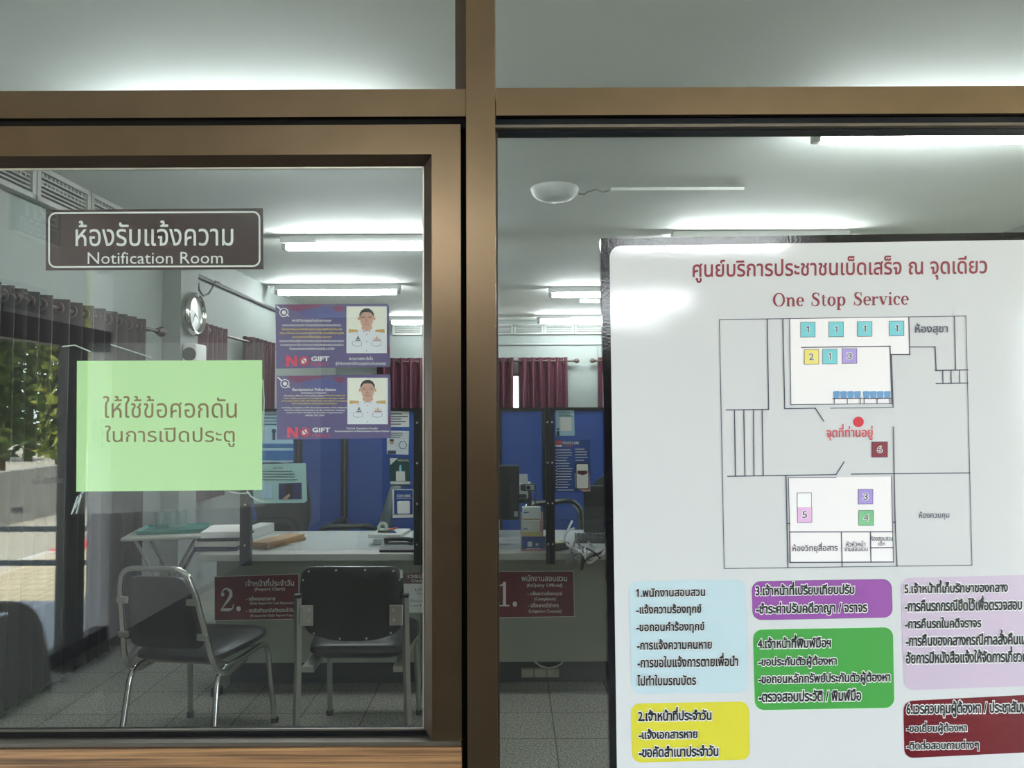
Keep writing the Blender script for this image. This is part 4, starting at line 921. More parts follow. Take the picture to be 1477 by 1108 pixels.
b = MB(); quad(b, rrect((808, 602), (824, 602), (824.5, 622), (808.5, 622), 1.5), N1); b.build('white_square', PAPER, n)
n = snotice('police_care_poster', [(800, 634), (851, 634), (852, 710), (800.5, 710)], NNAVY, 'blue POLICE CARE poster with a phone picture on the screen right of the middle post'); n['category'] = 'poster'
b = MB(); put(b, 'POLICE CARE', (811.5, 637, 835, 641), N1, off=.02); rows(b, 803.5, 828, 649, 707, 16, .8, N1, seed=12); rows(b, 830, 849, 648, 664, 5, .8, N1, seed=13)
for i in range(12): disc(b, 802.4, 649 + i * 4.9, .8, N1)
b.build('lettering', WINK, n)
b = MB(); quad(b, [(801, 635.5), (810, 635.5), (810.5, 641), (801, 641)], N1, 0); quad(b, [(801, 642), (810.5, 642), (810.5, 644.5), (801, 644.5)], N1, 1); line(b, (813, 643), (826, 643), 1.2, N1, 0); b.build('printed_badge', [mat('badge_red', (190, 70, 80), .5), WINK], n)
b = MB(); quad(b, [(829, 682), (833, 684), (850, 682), (851.5, 709), (842, 709.5), (830, 704)], N1, 2); quad(b, rrect((830.5, 668), (849, 668), (849.5, 706), (830.8, 706), 2), N2, 0); quad(b, rrect((831.6, 669.5), (848, 669.5), (848.4, 704.5), (831.8, 704.5), 1.6), N3, 1); quad(b, [(833, 679), (847, 679), (847, 683.5), (840, 685.5), (833, 683.5)], ND - .0046, 3)
b.build('printed_phone', [BLACK, PAPER, SKIN, mat('print_wine', (84, 36, 44), .5)], n)

# ================================================================== things on and behind the counters
TZ = .7502
def onbox(name, px0, px1, d0, d1, z0, z1, m, lab, cat, rz=0, r=.003, group=None):
    x0, x1 = X(px0, d0), X(px1, d0); c = V(((x0 + x1) / 2, (d0 + d1) / 2, (z0 + z1) / 2))
    o = MB().rbox((0, 0, (z1 - z0) / 2), (x1 - x0, d1 - d0, z1 - z0), min(r, (z1 - z0) * .3), 2).build(name, m, origin=(0, 0, 0))
    o.location = (c.x, c.y, z0); o.rotation_euler = (0, 0, rz); return tag(o, lab, cat, group)
PAGES = mat('page_edges', (206, 205, 198), .8, noise=.12, scale=240, stretch=(.05, .05, 8)); DBLUE = mat('folder_navy', (34, 44, 66), .5); MANILA = mat('folder_manila', (150, 108, 66), .6)
onbox('document_folder', 281, 342, 3.93, 4.20, TZ, TZ + .022, DBLUE, 'dark blue folder at the bottom of the paper stack left of the screen post', 'folder', .03)
onbox('paper_stack', 283, 343, 3.93, 4.20, TZ + .0225, TZ + .05, PAGES, 'thick bundle of pages on the dark blue folder left of the screen post', 'papers', -.02)
onbox('document_folder', 284, 344, 3.93, 4.20, TZ + .0505, TZ + .064, BLACKM, 'thin black folder in the middle of the paper stack left of the screen post', 'folder', .05)
onbox('paper_stack', 287, 343, 3.94, 4.20, TZ + .0645, TZ + .098, PAPER, 'white loose papers topmost on the stack left of the screen post', 'papers', .12)
onbox('paper_stack', 352, 374, 4.33, 4.57, TZ, TZ + .055, PAGES, 'cream paper stack just right of the screen post', 'papers', -.15)
onbox('document_folder', 374, 406, 3.99, 4.30, TZ, TZ + .018, MANILA, 'lower brown folder right of the screen post', 'folder', -.42)
onbox('document_folder', 374, 405, 3.99, 4.30, TZ + .0185, TZ + .034, mat('folder_tan', (176, 132, 84), .6), 'upper tan folder right of the screen post', 'folder', -.38)
p = [onz(x, y, TZ) for x, y in ((378, 785.5), (422, 786), (443.5, 772), (401, 771))]
tag(MB().prism(p, (0, 0, .0008)).build('paper_sheet', PAPER), 'single white sheet lying on the counter by the brown folders', 'paper')
onbox('paper_stack', 536, 590, 4.12, 4.36, TZ, TZ + .03, PAPER, 'lower white paper pile at the right end of the left desk', 'papers', .1)
onbox('paper_stack', 534, 582, 4.13, 4.35, TZ + .0305, TZ + .05, PAGES, 'upper paper pile with a tape roll on it, right end of the left desk', 'papers', -.12)
tp = at(552, 762, 4.2); tp.z = TZ + .051
t = thing('tape_dispenser', tp, 'pale green tape dispenser lying on the upper paper pile', 'tape dispenser')
mt = M.Translation(tp + V((0, 0, .028))) @ M.Rotation(R(90), 4, 'X')
MB().lathe([(.014, -.012), (.028, -.012), (.028, .012), (.014, .012), (.014, -.012)], 20, mt).build('roll', mat('tape_pale', (200, 214, 196), .4), t, smooth=True)
MB().rbox(tp + V((.02, 0, .006)), (.09, .03, .012), .004, 2).build('holder', mat('holder_dark', (50, 60, 56), .5), t)
for (x0, y0, x1, y1, c, lab) in ((556, 766, 572, 768, (40, 60, 150), 'blue pen lying across the upper paper pile'), (560, 764, 574, 761, (180, 60, 50), 'red pen lying across the upper paper pile')):
    a, c2 = onz(x0, y0, TZ + .0551), onz(x1, y1, TZ + .0551)
    tag(MB().tube([a, a + (c2 - a) * .06, a + (c2 - a) * .9, c2], [.002, .0045, .0045, .001], 8).build('pen', mat('pen_%d' % c[0], c, .4), smooth=True), lab, 'pen')
c = at(576, 783, 3.955); c.z = TZ
t = thing('desk_telephone', c, 'black low telephone in front of the white papers at the desk end', 'telephone')
MB().prism([c + V((-.09, -.07, 0)), c + V((-.09, .07, 0)), c + V((-.09, .07, .045)), c + V((-.09, -.07, .012))], (.18, 0, 0)).build('body', BLACK, t)
MB().tube([c + V((-.08, .02, .044)), c + V((-.05, .03, .05)), c + V((.03, .03, .05)), c + V((.065, .02, .044))], [.014, .010, .010, .014], 10).build('handset', BLACK, t, smooth=True)
# computer screens
def monitor(px0, px1, y0, y1, d, lab):
    x0, x1 = X(px0, d), X(px1, d); z1, z0 = Z(y0, d), Z(y1, d); cx = (x0 + x1) / 2; cz = (z0 + z1) / 2
    t = thing('computer_monitor', (cx, d, TZ), lab, 'monitor', 'computer monitors')
    MB().rbox((cx, d, cz), (x1 - x0, .035, z1 - z0), .008, 2).build('screen_case', BLACK, t)
    MB().rbox((cx, d - .03, cz), ((x1 - x0) * .5, .04, (z1 - z0) * .5), .012, 2).build('back_bulge', BLACKM, t)
    MB().rbox((cx + .0, d - .03, (z0 + TZ) / 2 + .025), (.07, .03, z0 - TZ + .045), .006, 2).build('stand_neck', BLACK, t)
    MB().lathe([(0, 0), (.12, 0), (.125, .006), (.11, .014), (0, .018)], 28, M.Translation((cx, d - .02, TZ)) @ M.Diagonal((1, .7, 1, 1))).build('stand_base', BLACK, t, smooth=True)
    MB().box(x1 - .03, x1 - .008, d - .019, d - .0174, z0 + .02, z0 + .05).build('sticker', mat('sticker_grey', (150, 154, 156), .5), t)
    return t
monitor(616, 748.5, 671, 750, 4.30, 'black computer monitor seen just right of the mullion')
monitor(840.5, 968, 701, 769, 4.47, 'black computer monitor cut off by the white board')
# printer on a stand
x0, x1 = X(690, 4.45), X(766, 4.45); zq0, zq1 = Z(721, 4.43), Z(688, 4.43)
t = thing('printer_stand', ((x0 + x1) / 2, 4.5, TZ), 'low dark stand under the grey printer', 'stand')
MB().box(x0, x1, 4.43, 4.59, zq0 - .02, zq0).build('shelf', BLACKM, t)
for a in (x0 + .005, x1 - .025): MB().box(a, a + .02, 4.44, 4.58, TZ, zq0 - .02).build('side', BLACKM, t)
t = thing('printer', ((x0 + x1) / 2, 4.5, zq0), 'grey printer behind the webcam', 'printer')
PG = mat('printer_grey', (168, 172, 172), .5)
MB().rbox(((x0 + x1) / 2, 4.515, (zq0 + zq1) / 2 - .02), (x1 - x0, .15, zq1 - zq0 - .04), .01, 3).build('body', PG, t)
MB().prism([(x0 + .02, 4.45, zq1 - .04), (x0 + .02, 4.58, zq1 - .04), (x0 + .02, 4.575, zq1 + .005), (x0 + .02, 4.565, zq1 + .005)], (x1 - x0 - .04, 0, 0)).build('lid', mat('printer_lid', (120, 124, 126), .5), t)
MB().box(x0 + .03, x1 - .03, 4.433, 4.441, zq0 + .01, zq0 + .03).build('paper_slot', BLACK, t)
# webcam on a small tripod
d = 4.05; c = at(762, 703, d)
t = thing('webcam', (c.x, d, TZ), 'black webcam with a silver face on a small tripod behind the leaflet holder', 'webcam')
MB().rbox(c, (.082, .03, .038), .012, 3).build('body', BLACK, t, smooth=True)
MB().rbox(c + V((.008, -.014, 0)), (.046, .006, .026), .0028, 2).build('face_plate', mat('webcam_silver', (176, 182, 184), .35, .4), t)
MB().cyl(c + V((0, -.021, 0)), c + V((0, -.016, 0)), .010, n=18).build('lens', mat('lens_black', (6, 6, 8), .1), t, smooth=True)
MB().tube([c + V((.008, .005, -.018)), c + V((.008, .005, -.06)), V((c.x + .008, d + .005, TZ + .1))], [.008, .01, .01], 10).build('column', BLACK, t, smooth=True)
for a in (90, 210, 330): MB().tube([V((c.x + .008, d + .005, TZ + .1)), V((c.x + .008 + .05 * cos(R(a)), d + .005 + .05 * sin(R(a)), TZ + .004))], .005, 8).build('leg', BLACK, t, smooth=True)
MB().tube([c + V((.03, .01, -.005)), c + V((.045, .012, -.03)), c + V((.03, .012, -.07)), c + V((.05, .02, -.11)), V((c.x + .03, d + .04, TZ + .01))], .003, 6).build('cable', BLACK, t, smooth=True)
# leaflet holder
d0 = 3.90; x0, x1 = X(750.5, d0), X(786.5, d0); zt = lambda y: Z(y, d0)
t = thing('leaflet_holder', ((x0 + x1) / 2, d0 + .05, TZ), 'stepped leaflet holder with white and yellow leaflets and a blue front', 'leaflet holder')
PK = mat('holder_pink', (196, 150, 152), .5)
b = MB(); b.box(x0, x1, d0, d0 + .1, TZ, TZ + .008); b.box(x0, x1, d0, d0 + .004, TZ + .008, TZ + .075); b.box(x0 + .006, x1 - .02, d0 + .045, d0 + .048, TZ + .008, zt(753)); b.box(x0, x1 - .01, d0 + .09, d0 + .094, TZ + .008, zt(742)); b.box(x0, x0 + .003, d0 + .004, d0 + .09, TZ + .008, TZ + .07); b.box(x1 - .003, x1, d0 + .004, d0 + .09, TZ + .008, TZ + .07)
b.build('rack', PK, t)
MB().box(x0 + .006, x1 - .004, d0 - .0015, d0 - .0003, TZ + .012, TZ + .072).build('front_card', NNAVY, t)
MB().box(x0 + .008, x1 - .024, d0 + .05, d0 + .088, TZ + .01, zt(733.5)).build('leaflets', PAPER, t)
MB().box(x0 + .004, x1 - .03, d0 + .012, d0 + .044, TZ + .01, zt(752.5)).build('leaflets', mat('leaflet_white', (224, 224, 214), .7), t)
MB().box(x0 + .008, x1 - .02, d0 + .0045, d0 + .011, TZ + .01, zt(768)).build('leaflets', mat('leaflet_yellow', (222, 204, 138), .7), t)
MB().box(x0 + .012, x1 - .028, d0 + .0488, d0 + .0498, zt(752), zt(750.5)).build('rack_edge', mat('holder_wood', (190, 150, 90), .5), t)
b = MB(); e = d0 - .002
quad(b, [(761, 781.5), (767.5, 781.5), (767.5, 788.5), (761, 788.5)], e); disc(b, 774.5, 785.5, 2.2, e, 0, 14); line(b, (760, 791.5), (779, 791.2), 1.2, e); b.build('card_print', WINK, t)
b = MB(); line(b, (756, 739.5), (762, 739.3), 1.6, d0 + .0495); line(b, (756, 763), (760, 763), 1.6, d0 + .0115 ); b.build('leaflet_print', NB, t)
# keyboard leaning at the board edge, adapter, cables
kc = onz(872, 781, TZ); kc.z = TZ
t = thing('keyboard', kc, 'black keyboard under the right monitor by the white board', 'keyboard', local=True, rotz=R(-6))
MB().prism([V((-.16, -.07, 0)), V((-.16, .07, 0)), V((-.16, .07, .03)), V((-.16, -.07, .014))], (.36, 0, 0)).build('base', BLACK, t)
b = MB()
for r_ in range(5):
    for i in range(16):
        y = -.052 + r_ * .025; z = .014 + (y + .07) / .14 * .016; b.box(-.148 + i * .0213, -.148 + i * .0213 + .017, y - .009, y + .009, z, z + .007)
o = b.build('keys', mat('key_black', (34, 35, 38), .5), t); o['kind'] = 'stuff'
ac = onz(806, 793, TZ); ac.z = TZ
t = thing('power_adapter', ac, 'black power adapter with a yellow sticker on the counter by the middle post', 'adapter', local=True, rotz=R(35))
MB().rbox((0, 0, .02), (.10, .06, .038), .006, 2).build('case', BLACK, t)
MB().box(-.02, .02, -.02, .02, .0392, .0398).build('sticker', mat('sticker_yellow', (206, 180, 110), .6), t)
cb = onz(840, 800, TZ)
t = thing('cable_bundle', (cb.x, DF - .03, TZ), 'tangle of black and white cables spilling over the counter edge by the board', 'cables')
WC, GCc, BC = mat('cable_white', (196, 198, 196), .5), mat('cable_grey', (110, 112, 114), .5), mat('cable_black', (22, 22, 24), .5)
rr = random.Random(5)
CAB = [(((825, 752, 4.2), (821, 760, 4.1), (815, 775, 4.0), (818, 786, 3.92), (828, 792, 3.86), (838, 796, 3.83)), .006, WC), (((828, 762, 4.2), (819, 767, 4.1), (816, 778, 4.0), (822, 789, 3.9), (836, 794, 3.84), (845, 806, 3.82)), .005, WC),
       (((836, 789, 3.9), (830, 795, 3.84), (820, 806, 3.81), (817, 816, 3.81), (821, 813, 3.81), (834, 803, 3.81)), .005, GCc), (((838, 788, 3.92), (836, 800, 3.83), (834, 812, 3.81), (842, 815, 3.81), (846, 807, 3.81), (838, 803, 3.81)), .0055, GCc),
       (((850, 784, 4.0), (843, 793, 3.86), (845, 808, 3.82), (852, 812, 3.81), (866, 800, 3.82), (876, 790, 3.85)), .005, WC), (((842, 790, 3.9), (840, 806, 3.82), (839, 822, 3.81), (842, 812, 3.81), (852, 802, 3.82), (872, 794, 3.86)), .007, BC),
       (((830, 776, 4.1), (834, 776, 4.1), (830, 780, 4.0), (828, 786, 3.92), (824, 796, 3.85), (830, 800, 3.83)), .005, BC), (((848, 782, 4.05), (856, 790, 3.9), (852, 800, 3.82), (838, 808, 3.81), (826, 803, 3.82), (832, 797, 3.84)), .006, GCc),
       (((830, 770, 4.15), (832, 780, 4.05), (838, 788, 3.95), (848, 792, 3.87), (858, 797, 3.83), (866, 806, 3.81)), .0055, BC), (((860, 786, 4.0), (852, 791, 3.9), (846, 800, 3.82), (850, 806, 3.81), (860, 803, 3.81), (872, 798, 3.83)), .004, WC)]
for pts, r_, m in CAB:
    P_ = [at(*p) for p in pts]; Q = []
    for i in range(len(P_) - 1):
        a0 = P_[max(0, i - 1)]; a1 = P_[i]; a2 = P_[i + 1]; a3 = P_[min(len(P_) - 1, i + 2)]
        for k_ in range(5):
            u = k_ / 5; Q.append(.5 * ((2 * a1) + (a2 - a0) * u + (2 * a0 - 5 * a1 + 4 * a2 - a3) * u * u + (3 * a1 - a0 - 3 * a2 + a3) * u ** 3))
    Q.append(P_[-1])
    for v in Q:
        if v.y > DF - .01 and v.z < TZ + r_: v.z = TZ + r_
        if v.y <= DF - .0 and v.y > DF - .04: v.y = min(v.y, DF - .042) if v.z < TZ + .01 else v.y
    MB().tube(Q, r_, 7).build('cable', m, t, smooth=True)
# socket box and a white wire under the counter
x0, x1 = X(750, 4.17), X(804.5, 4.17); z0, z1 = Z(977, 4.17), Z(964.5, 4.17)
t = thing('socket_box', ((x0 + x1) / 2, DP + .13, z0), 'cream three part socket box low under the number 1 desk', 'socket box')
for i in range(3):
    a = x0 + (x1 - x0) * i / 3; MB().rbox((a + (x1 - x0) / 6, DP + .125, (z0 + z1) / 2), ((x1 - x0) / 3 - .003, .028, z1 - z0), .004, 2).build('module', mat('socket_cream', (168, 168, 150), .5), t)
P_ = [at(x, y, DP + .1) for x, y in ((770, 952), (773, 956), (780, 961), (791, 964), (802, 962), (809, 958), (813, 952))]
tag(MB().tube(P_, .005, 8).build('cable', WC, smooth=True), 'white wire sagging under the number 1 desk above the socket box', 'cable')

# ================================================================== chairs
def smoothpath(P, k=6, closed=False):
    P = [V(p) for p in P]; Q = []; n = len(P)
    for i in range(n if closed else n - 1):
        g = (lambda j: P[j % n]) if closed else (lambda j: P[min(max(j, 0), n - 1)])
        a0, a1, a2, a3 = g(i - 1), g(i), g(i + 1), g(i + 2)
        for q_ in range(k):
            u = q_ / k; Q.append(.5 * ((2 * a1) + (a2 - a0) * u + (2 * a0 - 5 * a1 + 4 * a2 - a3) * u * u + (3 * a1 - a0 - 3 * a2 + a3) * u ** 3))
    if not closed: Q.append(P[-1])
    return Q
def fillet(P, r=.05, n=6):
    P = [V(p) for p in P]; Q = [P[0]]
    for i in range(1, len(P) - 1):
        a, b, c = P[i - 1], P[i], P[i + 1]; ra = min(r, (a - b).length * .49, (c - b).length * .49)
        p0 = b + (a - b).normalized() * ra; p1 = b + (c - b).normalized() * ra
        for k_ in range(n + 1):
            u = k_ / n; Q.append(p0 * (1 - u) ** 2 + b * 2 * u * (1 - u) + p1 * u * u)
    Q.append(P[-1]); return Q
def cushion(outline, z0, z1, r, crown=.012):
    """padded seat: outline in x,y; rounded edge, slightly domed top"""
    b = MB(); n = len(outline); c = V((sum(p[0] for p in outline) / n, sum(p[1] for p in outline) / n)); rings = []
    prof = [(0, z0), (.5, z0), (1 - r * 1.2, z0), (1 - r * .3, z0 + r * .12), (1, z0 + (z1 - z0) * .45), (1 - r * .12, z0 + (z1 - z0) * .75), (1 - r * .6, z1 - .004), (1 - r * 1.6, z1), (.55, z1 + crown * .8), (.25, z1 + crown), (0, z1 + crown)]
    for s, z in prof: rings.append(len(b.v)); b.v += [V((c.x + (p[0] - c.x) * s, c.y + (p[1] - c.y) * s, z)) for p in outline]
    for i in range(len(rings) - 1):
        for j in range(n): b.f.append([rings[i] + j, rings[i] + (j + 1) % n, rings[i + 1] + (j + 1) % n, rings[i + 1] + j]); b.m.append(0)
    return b
def outline2(pts, r=.05): return [(p[0], p[1]) for p in fillet_closed(pts, r)]
def fillet_closed(pts, r, n=5):
    P = [V((*p, 0)) for p in pts]; Q = []
    for i in range(len(P)):
        a, b, c = P[i - 1], P[i], P[(i + 1) % len(P)]; ra = min(r, (a - b).length * .49, (c - b).length * .49)
        p0 = b + (a - b).normalized() * ra; p1 = b + (c - b).normalized() * ra
        for k_ in range(n + 1):
            u = k_ / n; Q.append(p0 * (1 - u) ** 2 + b * 2 * u * (1 - u) + p1 * u * u)
    return Q
def pad(outline, plane, th, bend=0):
    """upholstered back panel: outline (x, h) placed through plane(x, h) -> point, thickness th along +y"""
    b = MB(); n = len(outline); c = (sum(p[0] for p in outline) / n, sum(p[1] for p in outline) / n); rings = []
    for s, o_ in ((0, 0), (.6, 0), (.93, .002), (.99, .008), (1, .016), (.985, th * .7), (.93, th), (.6, th + .006), (0, th + .008)):
        rings.append(len(b.v)); b.v += [plane(c[0] + (p[0] - c[0]) * s, c[1] + (p[1] - c[1]) * s) + V((0, o_, 0)) for p in outline]
    for i in range(len(rings) - 1):
        for j in range(n): b.f.append([rings[i] + j, rings[i] + (j + 1) % n, rings[i + 1] + (j + 1) % n, rings[i + 1] + j]); b.m.append(0)
    return b
FOOT = mat('rubber_foot', (40, 40, 40), .7)
def leg(root, P, r, m=CHROME):
    o = MB().tube(P, r, 10).build('leg', m, root, smooth=True)
    e = V(P[-1]); MB().cyl((e.x, e.y, 0), (e.x, e.y, .022), r + .004, n=12).build('rubber_foot', FOOT, o, smooth=True); return o
def loop_chair(name, loc, rz, lab):
    t = thing(name, loc, lab, 'chair', local=True, rotz=rz)
    MB_ = cushion(outline2([(-.19, -.22), (.19, -.22), (.225, .10), (.20, .24), (-.20, .24), (-.225, .10)], .07), .405, .462, .16)
    MB_.build('seat', VINYL, t, smooth=True)
    for s in (-1, 1):
        leg(t, fillet([(s * .195, .0, .385), (s * .195, -.21, .39), (s * .21, -.275, .0)], .07), .0125)
        leg(t, fillet([(s * .195, .0, .385), (s * .195, .22, .39), (s * .215, .265, .0)], .07), .0125)
    P = fillet([(-.195, .02, .372), (-.205, -.17, .362), (-.20, -.245, .42), (-.165, -.335, .74), (-.135, -.36, .835), (.135, -.36, .835), (.165, -.335, .74), (.20, -.245, .42), (.205, -.17, .362), (.195, .02, .372)], .065)
    MB().tube(P, .0125, 10).build('back_frame', CHROME, t, smooth=True)
    bp = lambda x, h: V((x, -.248 - (h - .42) * .27 + .10 * x * x - .004, h))
    pad(outline2([(-.165, .49), (.165, .49), (.15, .66), (.125, .80), (-.125, .80), (-.15, .66)], .05), bp, .04).build('back_pad', VINYL, t, smooth=True)
    for s in (-1, 1):
        for h, x in ((.55, .18), (.70, .158)):
            p = bp(s * x, h); MB().rbox(p + V((-s * .006, -.008, 0)), (.05, .012, .028), .005, 2).build('tab', STEEL, t)
    MB().tube([(-.195, -.1, .386), (.195, -.1, .386)], .009, 8).build('crossbar', STEEL, t, smooth=True)
    MB().tube([(-.195, .14, .386), (.195, .14, .386)], .009, 8).build('crossbar', STEEL, t, smooth=True)
    return t
c1 = loop_chair('banquet_chair', (-1.375, 3.44, 0), R(-9), 'black vinyl chair with a looped chrome back frame, left of the other chair')
# the second chair: flat steel posts, bolted back panel
t = thing('banquet_chair', (-.668, 3.5, 0), 'black vinyl chair seen from straight behind, bolted back panel on steel posts', 'chair', local=True, rotz=R(0))
cushion(outline2([(-.20, -.21), (.20, -.21), (.235, .05), (.225, .24), (-.225, .24), (-.235, .05)], .06), .40, .475, .15, .016).build('seat', VINYL, t, smooth=True)
bp = lambda x, h: V((x, -.275 - (h - .5) * .12 + .35 * x * x, h))
pn = pad(outline2([(-.208, .815), (.208, .815), (.215, .70), (.205, .535), (.08, .50), (-.08, .50), (-.205, .535), (-.222, .70)][::-1], .05), bp, .04)
bk = pn.build('back_panel', VINYL, t, smooth=True)
for x, h in ((-.175, .797), (-.06, .803), (.06, .803), (.175, .797), (-.2, .76), (.2, .76), (-.16, .535), (.16, .535), (-.05, .515), (.06, .515)):
    p = bp(x, h); MB().cyl(p + V((0, .002, 0)), p + V((0, -.003, 0)), .004, n=10).build('screw', SILVER, bk, smooth=True)
MB().box(.197, .212, -.2885, -.2875, .765, .80).build('price_tag', mat('tag_white', (190, 192, 190), .6), bk)
for s in (-1, 1):
    P = [(s * .222, -.29, .69), (s * .224, -.272, .45), (s * .235, -.262, .0)]
    o = MB().tube(fillet(P, .05), .0155, 4).build('leg', STEEL, t); MB().box(s * .235 - .012, s * .235 + .012, -.274, -.25, 0, .02).build('rubber_foot', FOOT, o)
    MB().rbox((s * .222, -.29, .694), (.03, .03, .016), .004, 2).build('post_cap', BLACK, t)
    o = MB().rbox((s * .185, -.2935, .615), (.056, .006, .085), .0028, 2).build('plate', STEEL, t)
    for z in (.594, .636): MB().lathe([(0, .006), (.006, .005), (.009, 0)], 12, M.Translation((s * .174, -.297, z)) @ M.Rotation(R(90), 4, 'X')).build('bolt', SILVER, o, smooth=True)
    leg(t, fillet([(s * .2, -.18, .385), (s * .205, .20, .39), (s * .215, .255, .0)], .06), .013, STEEL)
    MB().box(s * .19 - .02, s * .19 + .03, -.27, -.12, .375, .398).build('bracket', STEEL, t)
# ---- office chairs behind the counters
GL = mat('grey_leather', (92, 100, 104), .35, spec=.6)
def office_chair(loc, rz, lab, back, arm, bz, hz, bw):
    t = thing('office_chair', loc, lab, 'chair', 'office chairs behind the counters', local=True, rotz=rz)
    cushion(outline2([(-.23, -.22), (.23, -.22), (.25, .1), (.22, .25), (-.22, .25), (-.25, .1)], .08), .42, .50, .18).build('seat', VINYL, t, smooth=True)
    pl_ = lambda x, h: V((x, -.23 - (h - .5) * .28 + .25 * x * x, h))
    pad([(bw * cos(g) * (abs(cos(g)) ** -.25 if abs(cos(g)) > .02 else 1), bz + hz * sin(g) * (abs(sin(g)) ** -.25 if abs(sin(g)) > .02 else 1)) for g in [2 * pi * (i + .5) / 40 for i in range(40)]], pl_, .07).build('backrest', back, t, smooth=True)
    MB().tube(smoothpath([(0, .05, .41), (0, -.2, .40), (0, -.26, .5), (0, -.27, .62)]), .02, 8).build('back_bar', BLACK, t, smooth=True)
    MB().lathe([(0, .07), (.03, .07), (.03, .24), (.02, .24), (.02, .42), (0, .42)], 16).build('column', BLACK, t, smooth=True)
    for k_ in range(5):
        a = 2 * pi * k_ / 5; l = MB().tube([(0.02 * cos(a), .02 * sin(a), .10), (.28 * cos(a), .28 * sin(a), .07)], [.025, .016], 8).build('base_leg', BLACK, t, smooth=True)
        MB().lathe([(0, -.012), (.027, -.012), (.027, .012), (0, .012)], 14, M.Translation((.28 * cos(a), .28 * sin(a), .028)) @ M.Rotation(a, 4, 'Z') @ M.Rotation(R(90), 4, 'X')).build('castor', BLACK, l, smooth=True)
    for s in (-1, 1):
        MB().tube(fillet([(s * .25, -.2, .43), (s * .285, -.22, .63), (s * .285, -.15, .685), (s * .285, .16, .685), (s * .285, .21, .62), (s * .25, .12, .43)], .06), .019, 8).build('armrest', arm, t, smooth=True)
    return t
PLA = mat('black_leather', (24, 25, 27), .4, spec=.6)
cA = at(424, 765, 5.02); office_chair((-1.52, 5.47, 0), R(-4), 'black office chair with a rounded back behind the teal sheet', PLA, BLACK, .86, .27, .19)
cB = at(553, 765, 5.0); office_chair((-1.07, 4.93, 0), R(98), 'grey leather office chair leaning at the end of the number 2 desk', GL, BLACK, .78, .25, .22)
cC = at(838, 765, 5.05); office_chair((cC.x + .02, 5.13, 0), R(125), 'office chair with shiny chrome armrests behind the cable tangle', PLA, CHROME, .66, .20, .22).scale = (1.2, 1.2, 1.2)

# ================================================================== entrance hall and yard (seen mirrored in the glass)
GREYV = mat('grey_vinyl', (132, 136, 126), .5)
t = thing('waiting_chair', (-1.74, -.36, 0), 'grey waiting chair in the hall, mirrored at the lower left of the glass', 'chair', local=True, rotz=R(180))
o2 = outline2([(-.22, .44), (.22, .44), (.225, .70), (.19, .845), (-.19, .845), (-.225, .70)], .09); i2 = [(.10, .80), (.06, .797), (0, .785), (-.06, .797), (-.10, .80), (-.13, .815), (.13, .815)]
fv, ff = fill([[V(p) for p in o2], [V(p) for p in (i2 if sum(i2[i][0] * i2[(i + 1) % 7][1] - i2[(i + 1) % 7][0] * i2[i][1] for i in range(7)) < 0 else i2[::-1])]])
bkp = lambda p: V((p[0], -.24 - (p[1] - .44) * .16, p[1])); b = MB(); nv = len(fv)
if sum(o2[i][0] * o2[(i + 1) % len(o2)][1] - o2[(i + 1) % len(o2)][0] * o2[i][1] for i in range(len(o2))) < 0: print('outline turned')
b.v = [bkp(p) for p in fv] + [bkp(p) + V((0, -.03, 0)) for p in fv]
cnt = {}
for f in ff:
    b.f += [f, [nv + i for i in f[::-1]]]; b.m += [0, 0]
    for i in range(len(f)): e = (f[i], f[(i + 1) % len(f)]); cnt[e] = cnt.get(e, 0) + 1
for (i, j) in cnt:
    if (j, i) not in cnt: b.f.append([j, i, nv + i, nv + j]); b.m.append(0)
b.build('backrest', GREYV, t)
cushion(outline2([(-.22, -.23), (.22, -.23), (.23, .2), (-.23, .2)], .06), .41, .46, .15).build('seat', GREYV, t, smooth=True)
for sx in (-1, 1):
    for y, yy in ((-.2, -.25), (.16, .2)): leg(t, [(sx * .18, y, .41), (sx * .2, yy, 0)], .012, STEEL)
pm_ = lambda dx=.0: (lambda px, py, d: mir(onx(px, py, HL + dx)))
# exit sign
ex = -2.2; sgn = [mir(onx(x, y, ex)) for x, y in ((24, 284), (88, 303), (88, 355), (24, 334))]
es = thing('exit_sign', (ex, (sgn[0].y + sgn[1].y) / 2, min(p.z for p in sgn)), 'green EXIT sign hung from the hall ceiling, mirrored left of the brown plate', 'sign')
zz0, zz1 = (sgn[2].z + sgn[3].z) / 2, (sgn[0].z + sgn[1].z) / 2
MB().box(ex - .03, ex, sgn[0].y, sgn[1].y, zz0, zz1).build('case', mat('exit_green', (46, 92, 82), .4), es)
MB().box(ex - .035, ex + .004, sgn[0].y, sgn[1].y, zz0 - .012, zz0).build('lamp_strip', mat('exit_strip', (220, 226, 220), .4), es)
for f in (.25, .75): y = sgn[0].y * f + sgn[1].y * (1 - f); MB().cyl((ex - .015, y, zz1), (ex - .015, y, H), .006, n=8).build('rod', STEEL, es, smooth=True)
yl, yr = sgn[1].y, sgn[0].y                    # facing the hall: left is towards -y
def wallput(b, txt, x, ya, yb, za, zb, mi=0, off=0.0):
    put(b, txt, (0, 0, 1, 1), 0, mi, off=off, place=lambda u, v, d: V((x, ya + (yb - ya) * u, zb + (za - zb) * v)))
L_ = yr - yl
b = MB(); wallput(b, 'EXIT', ex + .0008, yl + .02, yr - .03, zz0 + (zz1 - zz0) * .5, zz1 - .014, off=.03); wallput(b, 'ทางออก', ex + .0008, yl + .02, yr - .03, zz0 + .008, zz0 + (zz1 - zz0) * .46, off=.01)
b.build('lettering', mat('exit_white', (200, 210, 208), .5), es)
